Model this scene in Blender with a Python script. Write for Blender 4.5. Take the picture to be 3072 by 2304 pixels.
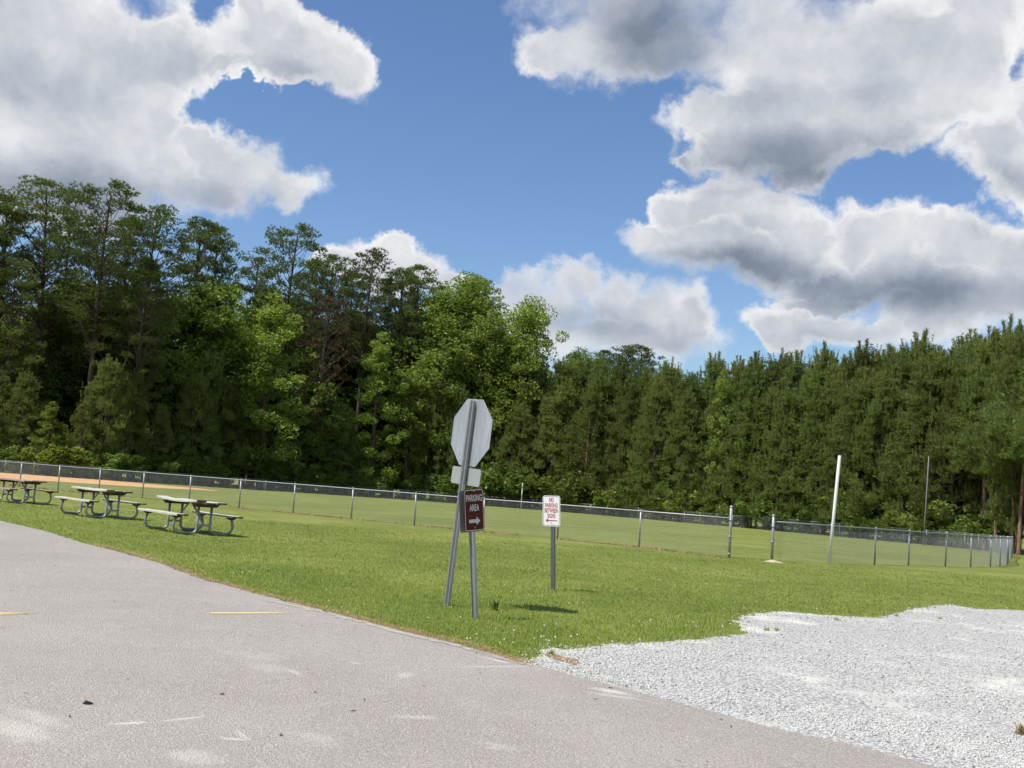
import bpy, math, random
import numpy as np
from mathutils import Vector, Matrix

for o in list(bpy.data.objects):
    bpy.data.objects.remove(o)
S = bpy.context.scene
COL = S.collection
rnd = random.Random(7)
rng = np.random.default_rng(7)

# ------------------------------------------------------------------ camera
F = 3200.0                      # focal length in pixels of the 3072 px wide photograph
PITCH, ROLL, CAMH = 0.06938, 0.06218, 1.3346
GA, GB = -0.0131, -0.03614      # the ground falls gently away: z = GA*x + GB*y
cp, sp, cr, sr = math.cos(PITCH), math.sin(PITCH), math.cos(ROLL), math.sin(ROLL)
fwd = Vector((0, cp, sp)); up0 = Vector((0, -sp, cp)); rt0 = Vector((1, 0, 0))
rt = rt0*cr + up0*sr
up = -rt0*sr + up0*cr
CAM = Vector((0, 0, CAMH))
cd = bpy.data.cameras.new('camera')
cam = bpy.data.objects.new('camera', cd); COL.objects.link(cam)
M = Matrix((rt, up, -fwd)).transposed().to_4x4(); M.translation = CAM
cam.matrix_world = M
cd.sensor_width = 36.0; cd.lens = F/3072*36.0
cd.clip_start = 0.05; cd.clip_end = 5000
S.camera = cam
S.render.resolution_x, S.render.resolution_y = 1024, 768

# ------------------------------------------------------------------ sun, exposure
SUN_EL = math.radians(60)
SUN_DIR = Vector((-0.90, -0.42, 0)).normalized()*math.cos(SUN_EL) + Vector((0, 0, math.sin(SUN_EL)))
sl = bpy.data.lights.new('sun', 'SUN'); sl.energy = 4.8; sl.angle = math.radians(0.5); sl.color = (1.0, 0.955, 0.88)
sun = bpy.data.objects.new('sun', sl); COL.objects.link(sun)
sun.rotation_euler = SUN_DIR.to_track_quat('Z', 'Y').to_euler()
sun.location = (-40, -10, 80)
vs = S.view_settings
vs.view_transform = 'Standard'; vs.look = 'None'; vs.exposure = 0.40; vs.gamma = 1.0
vs.use_curve_mapping = False

# ------------------------------------------------------------------ picture -> place helpers
def ray(px, py):
    du, dv = px-1536, py-1152
    return (rt*(du/F) - up*(dv/F) + fwd)
def gz(x, y): return GA*x + GB*y
def gp(px, py, dz=0.0):
    d = ray(px, py)
    t = (dz-CAMH)/(d.z - GA*d.x - GB*d.y)
    p = CAM + d*t
    return p
def proj(p):
    v = Vector(p)-CAM
    z = v.dot(fwd)
    return (1536+F*v.dot(rt)/z, 1152-F*v.dot(up)/z)
GN = Vector((-GA, -GB, 1)).normalized()

# ------------------------------------------------------------------ node helpers
class NT:
    def __init__(s, nt): s.nt = nt; s.l = nt.links
    def n(s, t, **kw):
        nd = s.nt.nodes.new(t)
        for k, v in kw.items(): setattr(nd, k, v)
        return nd
    def put(s, sock, v):
        if isinstance(v, bpy.types.NodeSocket): s.l.new(v, sock)
        elif v is not None: sock.default_value = v
    def m(s, op, a, b=None, c=None, clamp=False):
        nd = s.n('ShaderNodeMath', operation=op); nd.use_clamp = clamp
        for i, v in enumerate((a, b, c)):
            if v is not None: s.put(nd.inputs[i], v)
        return nd.outputs[0]
    def v(s, op, a, b=None):
        nd = s.n('ShaderNodeVectorMath', operation=op)
        s.put(nd.inputs[0], a)
        if b is not None:
            if op == 'SCALE': s.put(nd.inputs['Scale'], b)
            else: s.put(nd.inputs[1], b)
        return nd.outputs['Value'] if op in ('LENGTH', 'DOT_PRODUCT') else nd.outputs[0]
    def noise(s, vec, scale, detail=3, rough=0.5, out=0, dist=0.0):
        nd = s.n('ShaderNodeTexNoise')
        if vec is not None: s.l.new(vec, nd.inputs['Vector'])
        nd.inputs['Scale'].default_value = scale; nd.inputs['Detail'].default_value = detail
        nd.inputs['Roughness'].default_value = rough; nd.inputs['Distortion'].default_value = dist
        return nd.outputs[out]
    def ss(s, x, lo, hi, a=0.0, b=1.0):
        nd = s.n('ShaderNodeMapRange', interpolation_type='SMOOTHSTEP')
        s.put(nd.inputs[0], x)
        for i, v in zip((1, 2, 3, 4), (lo, hi, a, b)): s.put(nd.inputs[i], v)
        return nd.outputs[0]
    def lin(s, x, lo, hi, a=0.0, b=1.0):
        nd = s.n('ShaderNodeMapRange'); s.put(nd.inputs[0], x)
        for i, v in zip((1, 2, 3, 4), (lo, hi, a, b)): s.put(nd.inputs[i], v)
        return nd.outputs[0]
    def mix(s, f, a, b):
        nd = s.n('ShaderNodeMix', data_type='RGBA')
        s.put(nd.inputs[0], f)
        for i, v in ((6, a), (7, b)):
            if isinstance(v, (tuple, list)) and len(v) == 3: v = (*v, 1)
            s.put(nd.inputs[i], v)
        return nd.outputs[2]

# ------------------------------------------------------------------ world: sky and cumulus clouds
W = bpy.data.worlds.new('World'); S.world = W; W.use_nodes = True
W.node_tree.nodes.clear()
V = 1536/1106.0                 # helper scale for pixel lists read off a 2212 px wide view
CLOUDS = [ # centre x, y, radius x, radius y (2212 px view)
 (20,60,260,130),(190,110,190,120),(370,90,120,110),(60,250,240,150),(250,260,170,130),(350,215,85,85),
 (120,380,260,100),(330,350,160,90),(470,285,75,58),(540,345,110,75),(640,395,68,48),(440,400,150,60),(-160,300,200,220),
 (600,95,100,85),(700,120,100,78),(755,155,62,58),(560,35,50,35),(500,150,60,26),(620,170,110,35),
 (868,540,72,38),(905,560,65,40),(830,585,110,40),(960,595,60,28),
 (1120,610,70,36),(1225,605,62,42),(1140,660,140,60),(1320,650,95,60),(1410,690,110,70),(1500,690,62,70),(1300,730,260,60),(1260,740,60,18),
 (1200,95,80,45),(1330,70,150,95),(1460,110,170,100),(1400,-20,260,90),(1620,70,160,120),(1760,130,180,130),(1930,110,190,130),(2080,110,130,140),
 (1560,240,130,45),(1700,240,150,70),(1880,250,170,75),(2030,230,130,70),(1600,300,140,50),(1740,320,170,62),(1900,300,130,45),(1480,325,40,22),(1740,385,70,35),
 (1390,500,75,42),(1470,440,75,50),(1560,425,95,50),(1660,455,80,50),(1520,520,150,70),(1640,550,150,55),(1730,500,70,50),
 (1860,510,75,55),(1940,520,90,60),(2010,515,70,42),(2100,530,85,60),(2190,560,90,70),(1930,590,190,60),(2080,620,170,70),(1800,600,110,40),(1780,640,90,22),
 (1710,695,70,45),(1790,700,80,42),(1880,720,90,35),(2010,680,140,60),(2160,650,140,60),
 (2130,330,75,62),(2200,350,70,75),(2230,270,50,60),(2120,20,120,60),(2400,200,200,200),(2420,560,160,120),(2380,60,120,200),
]
DARKS = [ # centre, radii, strength: thick grey cloud bases
 (110,440,420,110,.55),(80,180,220,70,.20),(330,120,170,60,.22),(230,400,220,60,.22),(520,420,160,40,.22),
 (1440,90,170,100,.62),(1380,20,160,90,.35),(1600,220,140,50,.18),(1700,345,330,70,.62),(1760,400,140,50,.35),(1880,210,120,40,.12),
 (1560,575,300,50,.55),(1640,560,130,40,.15),(1890,625,260,55,.50),(2100,650,250,60,.45),(1990,570,130,30,.12),
 (1250,690,200,45,.36),(1390,735,180,40,.25),(1820,720,130,20,.18),(2160,390,110,40,.36),(650,175,140,30,.2),(860,620,140,25,.2),
]
def circ_dir(px, py):
    return ray(px*V, py*V).normalized()
def ell(t, vec, c, rx, ry):
    """ellipsoid around a sky direction; returns 0 at the centre, 1 on its edge"""
    d = circ_dir(*c) if not isinstance(c, Vector) else c
    r = Vector((0, 0, 1)).cross(-d).normalized(); u = d.cross(-r).normalized()
    r = d.cross(u).normalized()
    mp = t.n('ShaderNodeMapping', vector_type='TEXTURE')
    t.l.new(vec, mp.inputs[0])
    mp.inputs[1].default_value = d; mp.inputs[2].default_value = Matrix((r, u, -d)).transposed().to_euler()
    mp.inputs[3].default_value = (rx, ry, 0.35)
    return t.v('LENGTH', mp.outputs[0])
def chain(t, v, a):                 # batches of blobs evaluate one after the other (the shader stack is small)
    nd = t.n('ShaderNodeVectorMath', operation='MULTIPLY_ADD')
    t.l.new(a, nd.inputs[0]); nd.inputs[1].default_value = (1e-9, 1e-9, 1e-9); t.l.new(v, nd.inputs[2])
    return nd.outputs[0]

def group(name, outs):
    g = bpy.data.node_groups.new(name, 'ShaderNodeTree')
    g.interface.new_socket('Vector', in_out='INPUT', socket_type='NodeSocketVector')
    for o in outs: g.interface.new_socket(o, in_out='OUTPUT', socket_type='NodeSocketVector' if o == 'Warp' else 'NodeSocketFloat')
    t = NT(g)
    gi = t.n('NodeGroupInput'); go = t.n('NodeGroupOutput')
    return g, t, gi.outputs[0], go
other = []
rs = random.Random(3)
for k in range(14):                 # the same kind of cumulus goes on all round, out of the picture
    az = math.radians(rs.uniform(38, 322)); el = math.radians(rs.uniform(8, 60))
    other.append((Vector((math.sin(az)*math.cos(el), math.cos(az)*math.cos(el), math.sin(el))), rs.uniform(.2, .42), rs.uniform(.10, .2)))
g_blob, t, vec, go = group('cloud_shapes', ['Blob', 'Warp'])
w1 = t.noise(vec, 8.0, 6, 0.64, out=1)
wv = t.v('ADD', vec, t.v('SCALE', t.v('SUBTRACT', w1, (0.5, 0.5, 0.5)), 0.105))
t.l.new(wv, go.inputs[1])
acc = None; v_ = wv
for i, (c, rx, ry) in enumerate([((x, y), rx*1.10*V/F, ry*1.10*V/F) for x, y, rx, ry in CLOUDS]+other):
    if i and i % 12 == 0: v_ = chain(t, wv, acc)
    b = ell(t, v_, c, rx, ry)
    acc = b if acc is None else t.m('SMOOTH_MIN', acc, b, 0.10)
acc = t.m('SUBTRACT', 1.0, acc); v_ = chain(t, wv, acc)
for i, (x, y, rx, ry, k_) in enumerate(((480,222,90,34,.34),(455,20,42,80,.40),(345,12,60,26,.32),(1440,190,90,40,.40),(560,200,70,28,.25),(1990,35,60,26,.28),(2215,120,50,50,.30),(1480,300,34,46,.40))):
    h = t.ss(ell(t, v_, (x, y), rx*V/F, ry*V/F), 1.4, 0.0, 0.0, k_)      # openings where the blue shows through
    acc = t.m('SUBTRACT', acc, h)
    if i == 3: v_ = chain(t, wv, acc)
t.l.new(acc, go.inputs[0])

g_bil, t, vec, go = group('cloud_billows', ['Billow'])
vo = t.n('ShaderNodeTexVoronoi'); vo.inputs['Scale'].default_value = 19; vo.inputs['Detail'].default_value = 2.0; vo.inputs['Roughness'].default_value = .6; vo.normalize = True
t.l.new(vec, vo.inputs['Vector'])
bil = t.m('ADD', t.m('MULTIPLY', t.noise(vec, 11.0, 7, 0.60), .72), t.m('MULTIPLY', t.m('SUBTRACT', .86, vo.outputs['Distance']), .28))
t.l.new(bil, go.inputs[0])

t = NT(W.node_tree)
tc = t.n('ShaderNodeTexCoord'); vec = t.v('NORMALIZE', tc.outputs['Generated'])
sky = t.n('ShaderNodeTexSky', sky_type='NISHITA')
sky.sun_disc = False; sky.sun_elevation = SUN_EL
sky.sun_rotation = math.atan2(SUN_DIR.x, SUN_DIR.y) % (2*math.pi)
sky.air_density = 1.0; sky.dust_density = 0.5; sky.ozone_density = 2.0; sky.altitude = 0
gb = t.n('ShaderNodeGroup'); gb.node_tree = g_blob; t.l.new(vec, gb.inputs[0])
blob, wv = gb.outputs[0], gb.outputs[1]
half = t.v('SCALE', t.v('ADD', vec, wv), 0.5)
d0 = t.n('ShaderNodeGroup'); d0.node_tree = g_bil; t.l.new(half, d0.inputs[0])
off = SUN_DIR*0.010 + Vector((0, 0, 0.016))
d1 = t.n('ShaderNodeGroup'); d1.node_tree = g_bil; t.l.new(t.v('ADD', half, tuple(off)), d1.inputs[0])
bil = d0.outputs[0]
dens = t.m('ADD', t.m('MINIMUM', blob, 0.50), t.m('MULTIPLY', t.m('SUBTRACT', bil, 0.5), 1.75))
soft = t.ss(t.noise(vec, 5.0, 2, .5), .40, .62)
alpha = t.ss(dens, t.lin(soft, 0, 1, -0.04, -0.12), t.lin(soft, 0, 1, 0.20, 0.60))
grad = t.m('SUBTRACT', bil, d1.outputs[0])               # thins towards the light: lit side
lit = t.lin(grad, -0.24, 0.24, -0.5, 0.5)
dark = None; dv_ = half; v_ = dv_
for i, (x, y, rx, ry, s_) in enumerate(DARKS):
    if i and i % 8 == 0: v_ = chain(t, dv_, dark)
    e = t.ss(ell(t, v_, (x, y), rx*V/F, ry*V/F), 1.2, 0.2, 0.0, s_)
    dark = e if dark is None else t.m('ADD', dark, e)
thick = t.ss(dens, 0.15, 0.80)
# brightness of the cloud
b = t.m('ADD', 0.90, t.m('MULTIPLY', lit, 0.36))
b = t.m('SUBTRACT', b, t.m('MULTIPLY', thick, 0.20))
b = t.m('SUBTRACT', b, t.m('MULTIPLY', t.m('MINIMUM', dark, 0.85), 0.42))
b = t.m('ADD', b, t.m('MULTIPLY', t.m('SUBTRACT', bil, 0.5), 0.10))
b = t.m('MINIMUM', t.m('MAXIMUM', b, 0.42), 1.0)
tint = t.mix(t.ss(b, 0.40, 0.95), (0.76, 0.90, 1.12), (1.0, 1.0, 1.01))
K = 8.1                                                   # radiance scale; the Background strength brings it back
cloudcol = t.v('SCALE', tint, t.m('MULTIPLY', t.m('POWER', b, 1.5), K))
skyv = t.v('MULTIPLY', sky.outputs[0], (0.75, 0.88, 1.05))
col = t.mix(t.m('MULTIPLY', alpha, 0.985), skyv, cloudcol)
bg = t.n('ShaderNodeBackground'); t.l.new(col, bg.inputs[0]); bg.inputs[1].default_value = 0.095
wo = t.n('ShaderNodeOutputWorld'); t.l.new(bg.outputs[0], wo.inputs[0])
W.cycles.sampling_method = 'NONE'
S.cycles.use_adaptive_sampling = True; S.cycles.adaptive_threshold = 0.02; S.cycles.adaptive_min_samples = 12
S.cycles.use_denoising = True
S.cycles.max_bounces = 5; S.cycles.diffuse_bounces = 2; S.cycles.glossy_bounces = 2; S.cycles.transmission_bounces = 3; S.cycles.transparent_max_bounces = 6

# ------------------------------------------------------------------ materials
def mat(name, base=(.5, .5, .5), rough=0.8, metal=0.0, fn=None, spec=0.3):
    m = bpy.data.materials.new(name); m.use_nodes = True
    t = NT(m.node_tree); bs = m.node_tree.nodes['Principled BSDF']
    bs.inputs['Base Color'].default_value = (*base, 1); bs.inputs['Roughness'].default_value = rough
    bs.inputs['Metallic'].default_value = metal; bs.inputs['Specular IOR Level'].default_value = spec
    if fn: fn(t, bs)
    return m
def bump(t, bs, h, dist=0.01, strength=1.0):
    b = t.n('ShaderNodeBump'); b.inputs['Distance'].default_value = dist; b.inputs['Strength'].default_value = strength
    t.l.new(h, b.inputs['Height']); t.l.new(b.outputs[0], bs.inputs['Normal'])
def pos(t): return t.n('ShaderNodeNewGeometry').outputs['Position']
def obc(t): return t.n('ShaderNodeTexCoord').outputs['Object']

def f_ground(t, bs):
    p = pos(t)
    n1 = t.noise(p, 0.22, 4, .6); n2 = t.noise(p, 1.3, 4, .65); n3 = t.noise(p, 14, 4, .7); n4 = t.noise(p, 60, 2, .6)
    c = t.mix(t.ss(n1, .35, .68), (.175, .206, .044), (.262, .284, .074))
    c = t.mix(t.ss(n2, .42, .72, 0, .55), c, (.100, .145, .028))
    c = t.mix(t.ss(n3, .50, .75, 0, .6), c, (.240, .262, .075))
    c = t.mix(t.ss(n4, .45, .25, 0, .55), c, (.035, .06, .010))
    # mown stripes and dry streaks inside the ball field, leaf litter under the woods
    sx = t.n('ShaderNodeSeparateXYZ'); t.l.new(p, sx.inputs[0])
    y = sx.outputs[1]
    st = t.m('SINE', t.m('ADD', t.m('MULTIPLY', y, 1.1), t.m('MULTIPLY', sx.outputs[0], .25)))
    mpn = t.n('ShaderNodeMapping'); t.l.new(p, mpn.inputs[0]); mpn.inputs[3].default_value = (.12, .7, 1)
    dry = t.noise(mpn.outputs[0], 1.2, 4, .6)
    infield = t.ss(y, 30, 60)
    c = t.mix(t.m('MULTIPLY', infield, t.ss(dry, .48, .72, 0, .75)), c, (.225, .220, .085))
    c = t.mix(t.m('MULTIPLY', infield, t.ss(st, -.4, .6, 0, .30)), c, (.10, .13, .03))
    far = t.m('SQRT', t.m('ADD', t.m('MULTIPLY', y, y), t.m('MULTIPLY', t.m('MULTIPLY', sx.outputs[0], 1.55), t.m('MULTIPLY', sx.outputs[0], 1.55))))
    c = t.mix(t.ss(far, 150, 165, 0, .0), c, (.05, .035, .02))
    t.l.new(c, bs.inputs['Base Color'])
    bump(t, bs, t.m('ADD', n3, t.m('MULTIPLY', n4, .8)), .05, .9)
M_ground = mat('lawn', rough=.9, fn=f_ground, spec=.15)

SCUFF = []
def f_asphalt(t, bs):
    p = pos(t)
    n1 = t.noise(p, .45, 4, .6); n2 = t.noise(p, 3.0, 4, .6); vor = t.n('ShaderNodeTexVoronoi'); t.l.new(p, vor.inputs[0]); vor.inputs['Scale'].default_value = 105
    vor2 = t.n('ShaderNodeTexVoronoi'); t.l.new(p, vor2.inputs[0]); vor2.inputs['Scale'].default_value = 58
    c = t.mix(t.ss(n1, .35, .7), (.302, .280, .256), (.352, .328, .302))
    c = t.mix(t.ss(n2, .45, .75, 0, .5), c, (.372, .345, .310))
    n0 = t.noise(p, .16, 3, .6); n00 = t.noise(p, .9, 4, .6, dist=.6)
    c = t.mix(t.ss(n0, .42, .62, 0, .15), c, (.20, .182, .165))
    c = t.mix(t.ss(n00, .56, .70, 0, .15), c, (.22, .20, .18))
    vc = t.n('ShaderNodeSeparateColor'); t.l.new(vor.outputs['Color'], vc.inputs[0])
    c = t.mix(t.ss(vc.outputs[0], .70, .95, 0, .6), c, (.48, .45, .42))
    c = t.mix(t.ss(vc.outputs[1], .68, .95, 0, .5), c, (.19, .175, .16))
    gap = t.ss(vor2.outputs['Distance'], .35, .75)
    c = t.mix(t.m('MULTIPLY', gap, .22), c, (.13, .085, .08))
    # dusty white scuffs: gravel dust and chalk dragged onto the drive
    dn = t.noise(p, 9, 5, .75)
    acc = None
    for (a, b_, w, s_) in SCUFF:
        A = gp(*a); B = gp(*b_); dvec = B-A; L = max(dvec.length, .02)
        mp = t.n('ShaderNodeMapping', vector_type='TEXTURE'); t.l.new(p, mp.inputs[0])
        mp.inputs[1].default_value = (A+B)/2; mp.inputs[2].default_value = (0, 0, math.atan2(dvec.y, dvec.x))
        mp.inputs[3].default_value = (L*.62, w, 1.0)
        e = t.m('MULTIPLY', t.ss(t.m('ADD', t.v('LENGTH', mp.outputs[0]), t.m('MULTIPLY', t.m('SUBTRACT', dn, .5), 1.6)), 1.0, .2), s_)
        acc = e if acc is None else t.m('MAXIMUM', acc, e)
    if acc is not None: c = t.mix(t.m('MULTIPLY', acc, .8), c, (.56, .53, .48))
    t.l.new(c, bs.inputs['Base Color'])
    bump(t, bs, t.m('ADD', t.m('MULTIPLY', vor.outputs['Distance'], -1), t.m('ADD', t.m('MULTIPLY', vor2.outputs['Distance'], -.8), t.noise(p, 30, 5, .8))), .010, .6)
SCUFF = [((320,2180),(460,2172),.035,.9),((470,2172),(620,2155),.03,.75),((640,2220),(755,2228),.03,.75),((700,2190),(750,2232),.03,.6),
         ((1435,1972),(1540,1998),.035,.8),((1360,2005),(1600,2003),.05,.45),((1770,2065),(1910,2095),.09,.85),((1740,2078),(1960,2110),.05,.5),((1660,2012),(1900,2076),.06,.5),
         ((500,2260),(640,2300),.16,.45),((0,2160),(120,2240),.16,.5),((30,2120),(190,2200),.12,.35),((1740,1990),(1600,2000),.03,.7),
         ((1150,2155),(1330,2160),.07,.4),((860,2010),(910,2035),.05,.55),((750,1990),(860,2030),.2,.25),((1040,1990),(1080,1996),.03,.5),
         ((680,1955),(840,1990),.25,.22),((1200,2040),(1230,2020),.08,.4),((1430,2230),(1560,2260),.10,.3),((900,2200),(1000,2240),.12,.25),((1450,2245),(1500,2255),.05,.4)]
M_asphalt = mat('asphalt', rough=.92, fn=f_asphalt, spec=.2)

def f_gravel(t, bs):
    p = pos(t)
    v1 = t.n('ShaderNodeTexVoronoi'); t.l.new(p, v1.inputs[0]); v1.inputs['Scale'].default_value = 34
    vc = t.n('ShaderNodeSeparateColor'); t.l.new(v1.outputs['Color'], vc.inputs[0])
    n1 = t.noise(p, .8, 5, .6); n2 = t.noise(p, 3.5, 4, .6)
    c = t.mix(vc.outputs[0], (.35, .345, .33), (.53, .522, .50))
    c = t.mix(t.ss(n1, .50, .66), c, (.56, .535, .49))
    c = t.mix(t.m('MULTIPLY', t.ss(v1.outputs['Distance'], .4, .75, 0, .75), t.ss(n1, .64, .5)), c, (.17, .175, .18))
    c = t.mix(t.ss(n2, .62, .78, 0, .4), c, (.42, .40, .36))
    t.l.new(c, bs.inputs['Base Color'])
    bump(t, bs, t.m('MULTIPLY', v1.outputs['Distance'], -1), .02, .9)
M_gravel = mat('gravel_bed', rough=.95, fn=f_gravel, spec=.15)
def f_stone(t, bs):
    g = t.n('ShaderNodeNewGeometry'); r = g.outputs['Random Per Island']
    c = t.mix(r, (.38, .376, .36), (.56, .552, .53)); c = t.mix(t.ss(r, .08, .03), c, (.16, .163, .165))
    t.l.new(c, bs.inputs['Base Color'])
M_stone = mat('limestone_chips', rough=.95, fn=f_stone, spec=.15)
def f_clay(t, bs):
    p = pos(t); n = t.noise(p, .6, 5, .65); n2 = t.noise(p, 5, 4, .65)
    c = t.mix(n, (.50, .27, .125), (.62, .385, .21)); c = t.mix(t.ss(n2, .55, .7, 0, .4), c, (.42, .2, .08))
    t.l.new(c, bs.inputs['Base Color']); bump(t, bs, n2, .01, .5)
M_clay = mat('infield_clay', rough=.95, fn=f_clay, spec=.1)
def f_soil(t, bs):
    p = pos(t); n = t.noise(p, 12, 5, .7); n2 = t.noise(p, 50, 3, .7)
    c = t.mix(n, (.17, .095, .055), (.33, .22, .14)); c = t.mix(t.ss(n2, .5, .7), c, (.30, .24, .12))
    t.l.new(c, bs.inputs['Base Color']); bump(t, bs, n2, .015, .9)
M_soil = mat('dry_soil', rough=.95, fn=f_soil, spec=.1)
M_sand = mat('sandy_dust', rough=.95, fn=lambda t, bs: (t.l.new(t.mix(t.noise(pos(t), 14, 5, .7), (.30, .275, .24), (.38, .35, .31)), bs.inputs['Base Color'])), spec=.1)
def f_yellow(t, bs):
    p = pos(t); n = t.noise(p, 22, 5, .8); n2 = t.noise(p, 2.2, 3, .6)
    at = t.n('ShaderNodeAttribute', attribute_name='wear')
    t.l.new(t.mix(n, (.50, .40, .17), (.58, .49, .26)), bs.inputs['Base Color'])
    a = t.ss(t.m('SUBTRACT', t.m('ADD', t.m('MULTIPLY', n, 1.0), t.m('MULTIPLY', n2, .5)), at.outputs['Fac']), .05, .22)
    t.l.new(a, bs.inputs['Alpha'])
M_yellow = mat('worn_yellow_paint', rough=.85, fn=f_yellow, spec=.2)

def f_leaf(c0, c1, c2, trans=.35):
    def fn(t, bs):
        g = t.n('ShaderNodeNewGeometry'); r = g.outputs['Random Per Island']
        oi = t.n('ShaderNodeObjectInfo').outputs['Random']
        c = t.mix(r, c0, c1)
        n = t.noise(g.outputs['Position'], .35, 3, .6)
        c = t.mix(t.ss(n, .4, .7, 0, .55), c, c2)
        hs = t.n('ShaderNodeHueSaturation'); t.l.new(c, hs.inputs['Color'])
        t.l.new(t.lin(t.m('FRACT', t.m('MULTIPLY', oi, 7.3)), 0, 1, .486, .511), hs.inputs['Hue']); t.l.new(t.lin(oi, 0, 1, .74, 1.24), hs.inputs['Value'])
        out = t.nt.nodes['Material Output']
        df = t.n('ShaderNodeBsdfDiffuse'); tr = t.n('ShaderNodeBsdfTranslucent'); gl = t.n('ShaderNodeBsdfGlossy'); gl.inputs['Roughness'].default_value = .42
        gl.inputs['Color'].default_value = (.55, .6, .55, 1)
        t.l.new(hs.outputs[0], df.inputs[0]); t.l.new(t.v('MULTIPLY', hs.outputs[0], (1.15, 1.2, .7)), tr.inputs[0])
        m1 = t.n('ShaderNodeMixShader'); m1.inputs[0].default_value = trans; t.l.new(df.outputs[0], m1.inputs[1]); t.l.new(tr.outputs[0], m1.inputs[2])
        m2 = t.n('ShaderNodeMixShader'); m2.inputs[0].default_value = .02; t.l.new(m1.outputs[0], m2.inputs[1]); t.l.new(gl.outputs[0], m2.inputs[2])
        t.l.new(m2.outputs[0], out.inputs[0])
    return fn
M_pine = mat('old_pine_needles', fn=f_leaf((.082, .118, .036), (.160, .205, .064), (.115, .142, .048), .40))
M_ypine = mat('young_pine_needles', fn=f_leaf((.100, .138, .040), (.225, .268, .082), (.165, .186, .056), .44))
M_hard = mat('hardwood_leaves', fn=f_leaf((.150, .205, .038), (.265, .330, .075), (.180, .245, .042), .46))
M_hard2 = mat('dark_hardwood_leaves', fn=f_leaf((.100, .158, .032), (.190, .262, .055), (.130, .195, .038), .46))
M_deadn = mat('dead_needles', fn=f_leaf((.085, .050, .030), (.15, .095, .060), (.07, .05, .04), .15))
M_blade = mat('grass_blades', fn=f_leaf((.180, .236, .044), (.355, .410, .100), (.145, .205, .040), .46))
M_straw = mat('dry_grass_blades', fn=f_leaf((.34, .26, .13), (.52, .43, .24), (.38, .32, .16), .25))
M_weed = mat('weed_leaves', fn=f_leaf((.035, .075, .018), (.07, .12, .03), (.05, .08, .02), .3))
M_clover = mat('clover_flower', (.75, .75, .68), .8)
def f_bark(c0, c1):
    def fn(t, bs):
        p = obc(t); mp = t.n('ShaderNodeMapping'); t.l.new(p, mp.inputs[0]); mp.inputs[3].default_value = (1, 1, .25)
        n = t.noise(mp.outputs[0], 9, 5, .7)
        t.l.new(t.mix(t.ss(n, .35, .7), c0, c1), bs.inputs['Base Color']); bump(t, bs, n, .05, 1.0)
    return fn
M_bark = mat('pine_bark', rough=.95, fn=f_bark((.055, .042, .034), (.17, .135, .11)), spec=.1)
M_bark2 = mat('red_pine_bark', rough=.95, fn=f_bark((.13, .07, .045), (.34, .24, .18)), spec=.1)
M_barkd = mat('bare_grey_wood', rough=.95, fn=f_bark((.09, .07, .055), (.19, .155, .125)), spec=.1)

def f_galv(c0, c1):
    def fn(t, bs):
        p = obc(t); n = t.noise(p, 18, 4, .6); n2 = t.noise(p, 2.5, 3, .6)
        c = t.mix(n, c0, c1); t.l.new(t.mix(t.ss(n2, .55, .75, 0, .3), c, (.30, .29, .27)), bs.inputs['Base Color'])
        t.l.new(t.lin(n, 0, 1, .42, .62), bs.inputs['Roughness'])
    return fn
M_galv = mat('galvanised_steel', rough=.5, metal=.55, fn=f_galv((.25, .262, .268), (.37, .385, .39)), spec=.4)
M_wire = mat('galvanised_wire', (.33, .35, .36), .55, .35, spec=.35)
def f_alu(t, bs):
    p = obc(t); mp = t.n('ShaderNodeMapping'); t.l.new(p, mp.inputs[0]); mp.inputs[3].default_value = (14, 14, 1.1)
    n = t.noise(mp.outputs[0], 2.2, 4, .65); n2 = t.noise(p, 9, 4, .6)
    c = t.mix(t.ss(n, .45, .80), (.30, .325, .345), (.44, .46, .475)); c = t.mix(t.ss(n2, .5, .75, 0, .3), c, (.40, .43, .44))
    t.l.new(c, bs.inputs['Base Color']); t.l.new(t.lin(n, 0, 1, .42, .6), bs.inputs['Roughness'])
M_alu = mat('weathered_aluminium', rough=.5, metal=.35, fn=f_alu, spec=.4)
M_alud = mat('dull_aluminium', (.32, .335, .32), .6, .3, spec=.3)
def f_chan(t, bs):
    p = obc(t); sx = t.n('ShaderNodeSeparateXYZ'); t.l.new(p, sx.inputs[0])
    n = t.noise(p, 30, 4, .6)
    t.l.new(t.mix(n, (.32, .322, .32), (.47, .47, .465)), bs.inputs['Base Color'])
M_chan = mat('channel_steel', rough=.6, metal=.2, fn=f_chan, spec=.4)
M_chand = mat('channel_shade', (.10, .105, .10), .6, .1, spec=.3)  # dark tone for the painted shade inside a post channel
M_hole = mat('punched_hole', (.02, .02, .02), .9)
M_brown = mat('brown_reflective_sheet', rough=.6, fn=lambda t, bs: t.l.new(t.mix(t.noise(obc(t), 6, 4, .6), (.070, .013, .007), (.100, .022, .012)), bs.inputs['Base Color']), spec=.12)
M_white = mat('white_reflective_sheet', rough=.5, fn=lambda t, bs: t.l.new(t.mix(t.noise(obc(t), 7, 4, .6), (.68, .68, .70), (.80, .80, .82)), bs.inputs['Base Color']), spec=.4)
M_ltext = mat('faded_white_letters', (.55, .54, .50), .5)
M_red = mat('faded_red_ink', rough=.5, fn=lambda t, bs: t.l.new(t.mix(t.noise(obc(t), 18, 4, .7), (.33, .025, .045), (.50, .10, .12)), bs.inputs['Base Color']))
M_redf = mat('red_sheet', (.35, .02, .025), .5)
M_black = mat('dark_outline', (.025, .02, .02), .6)
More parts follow.
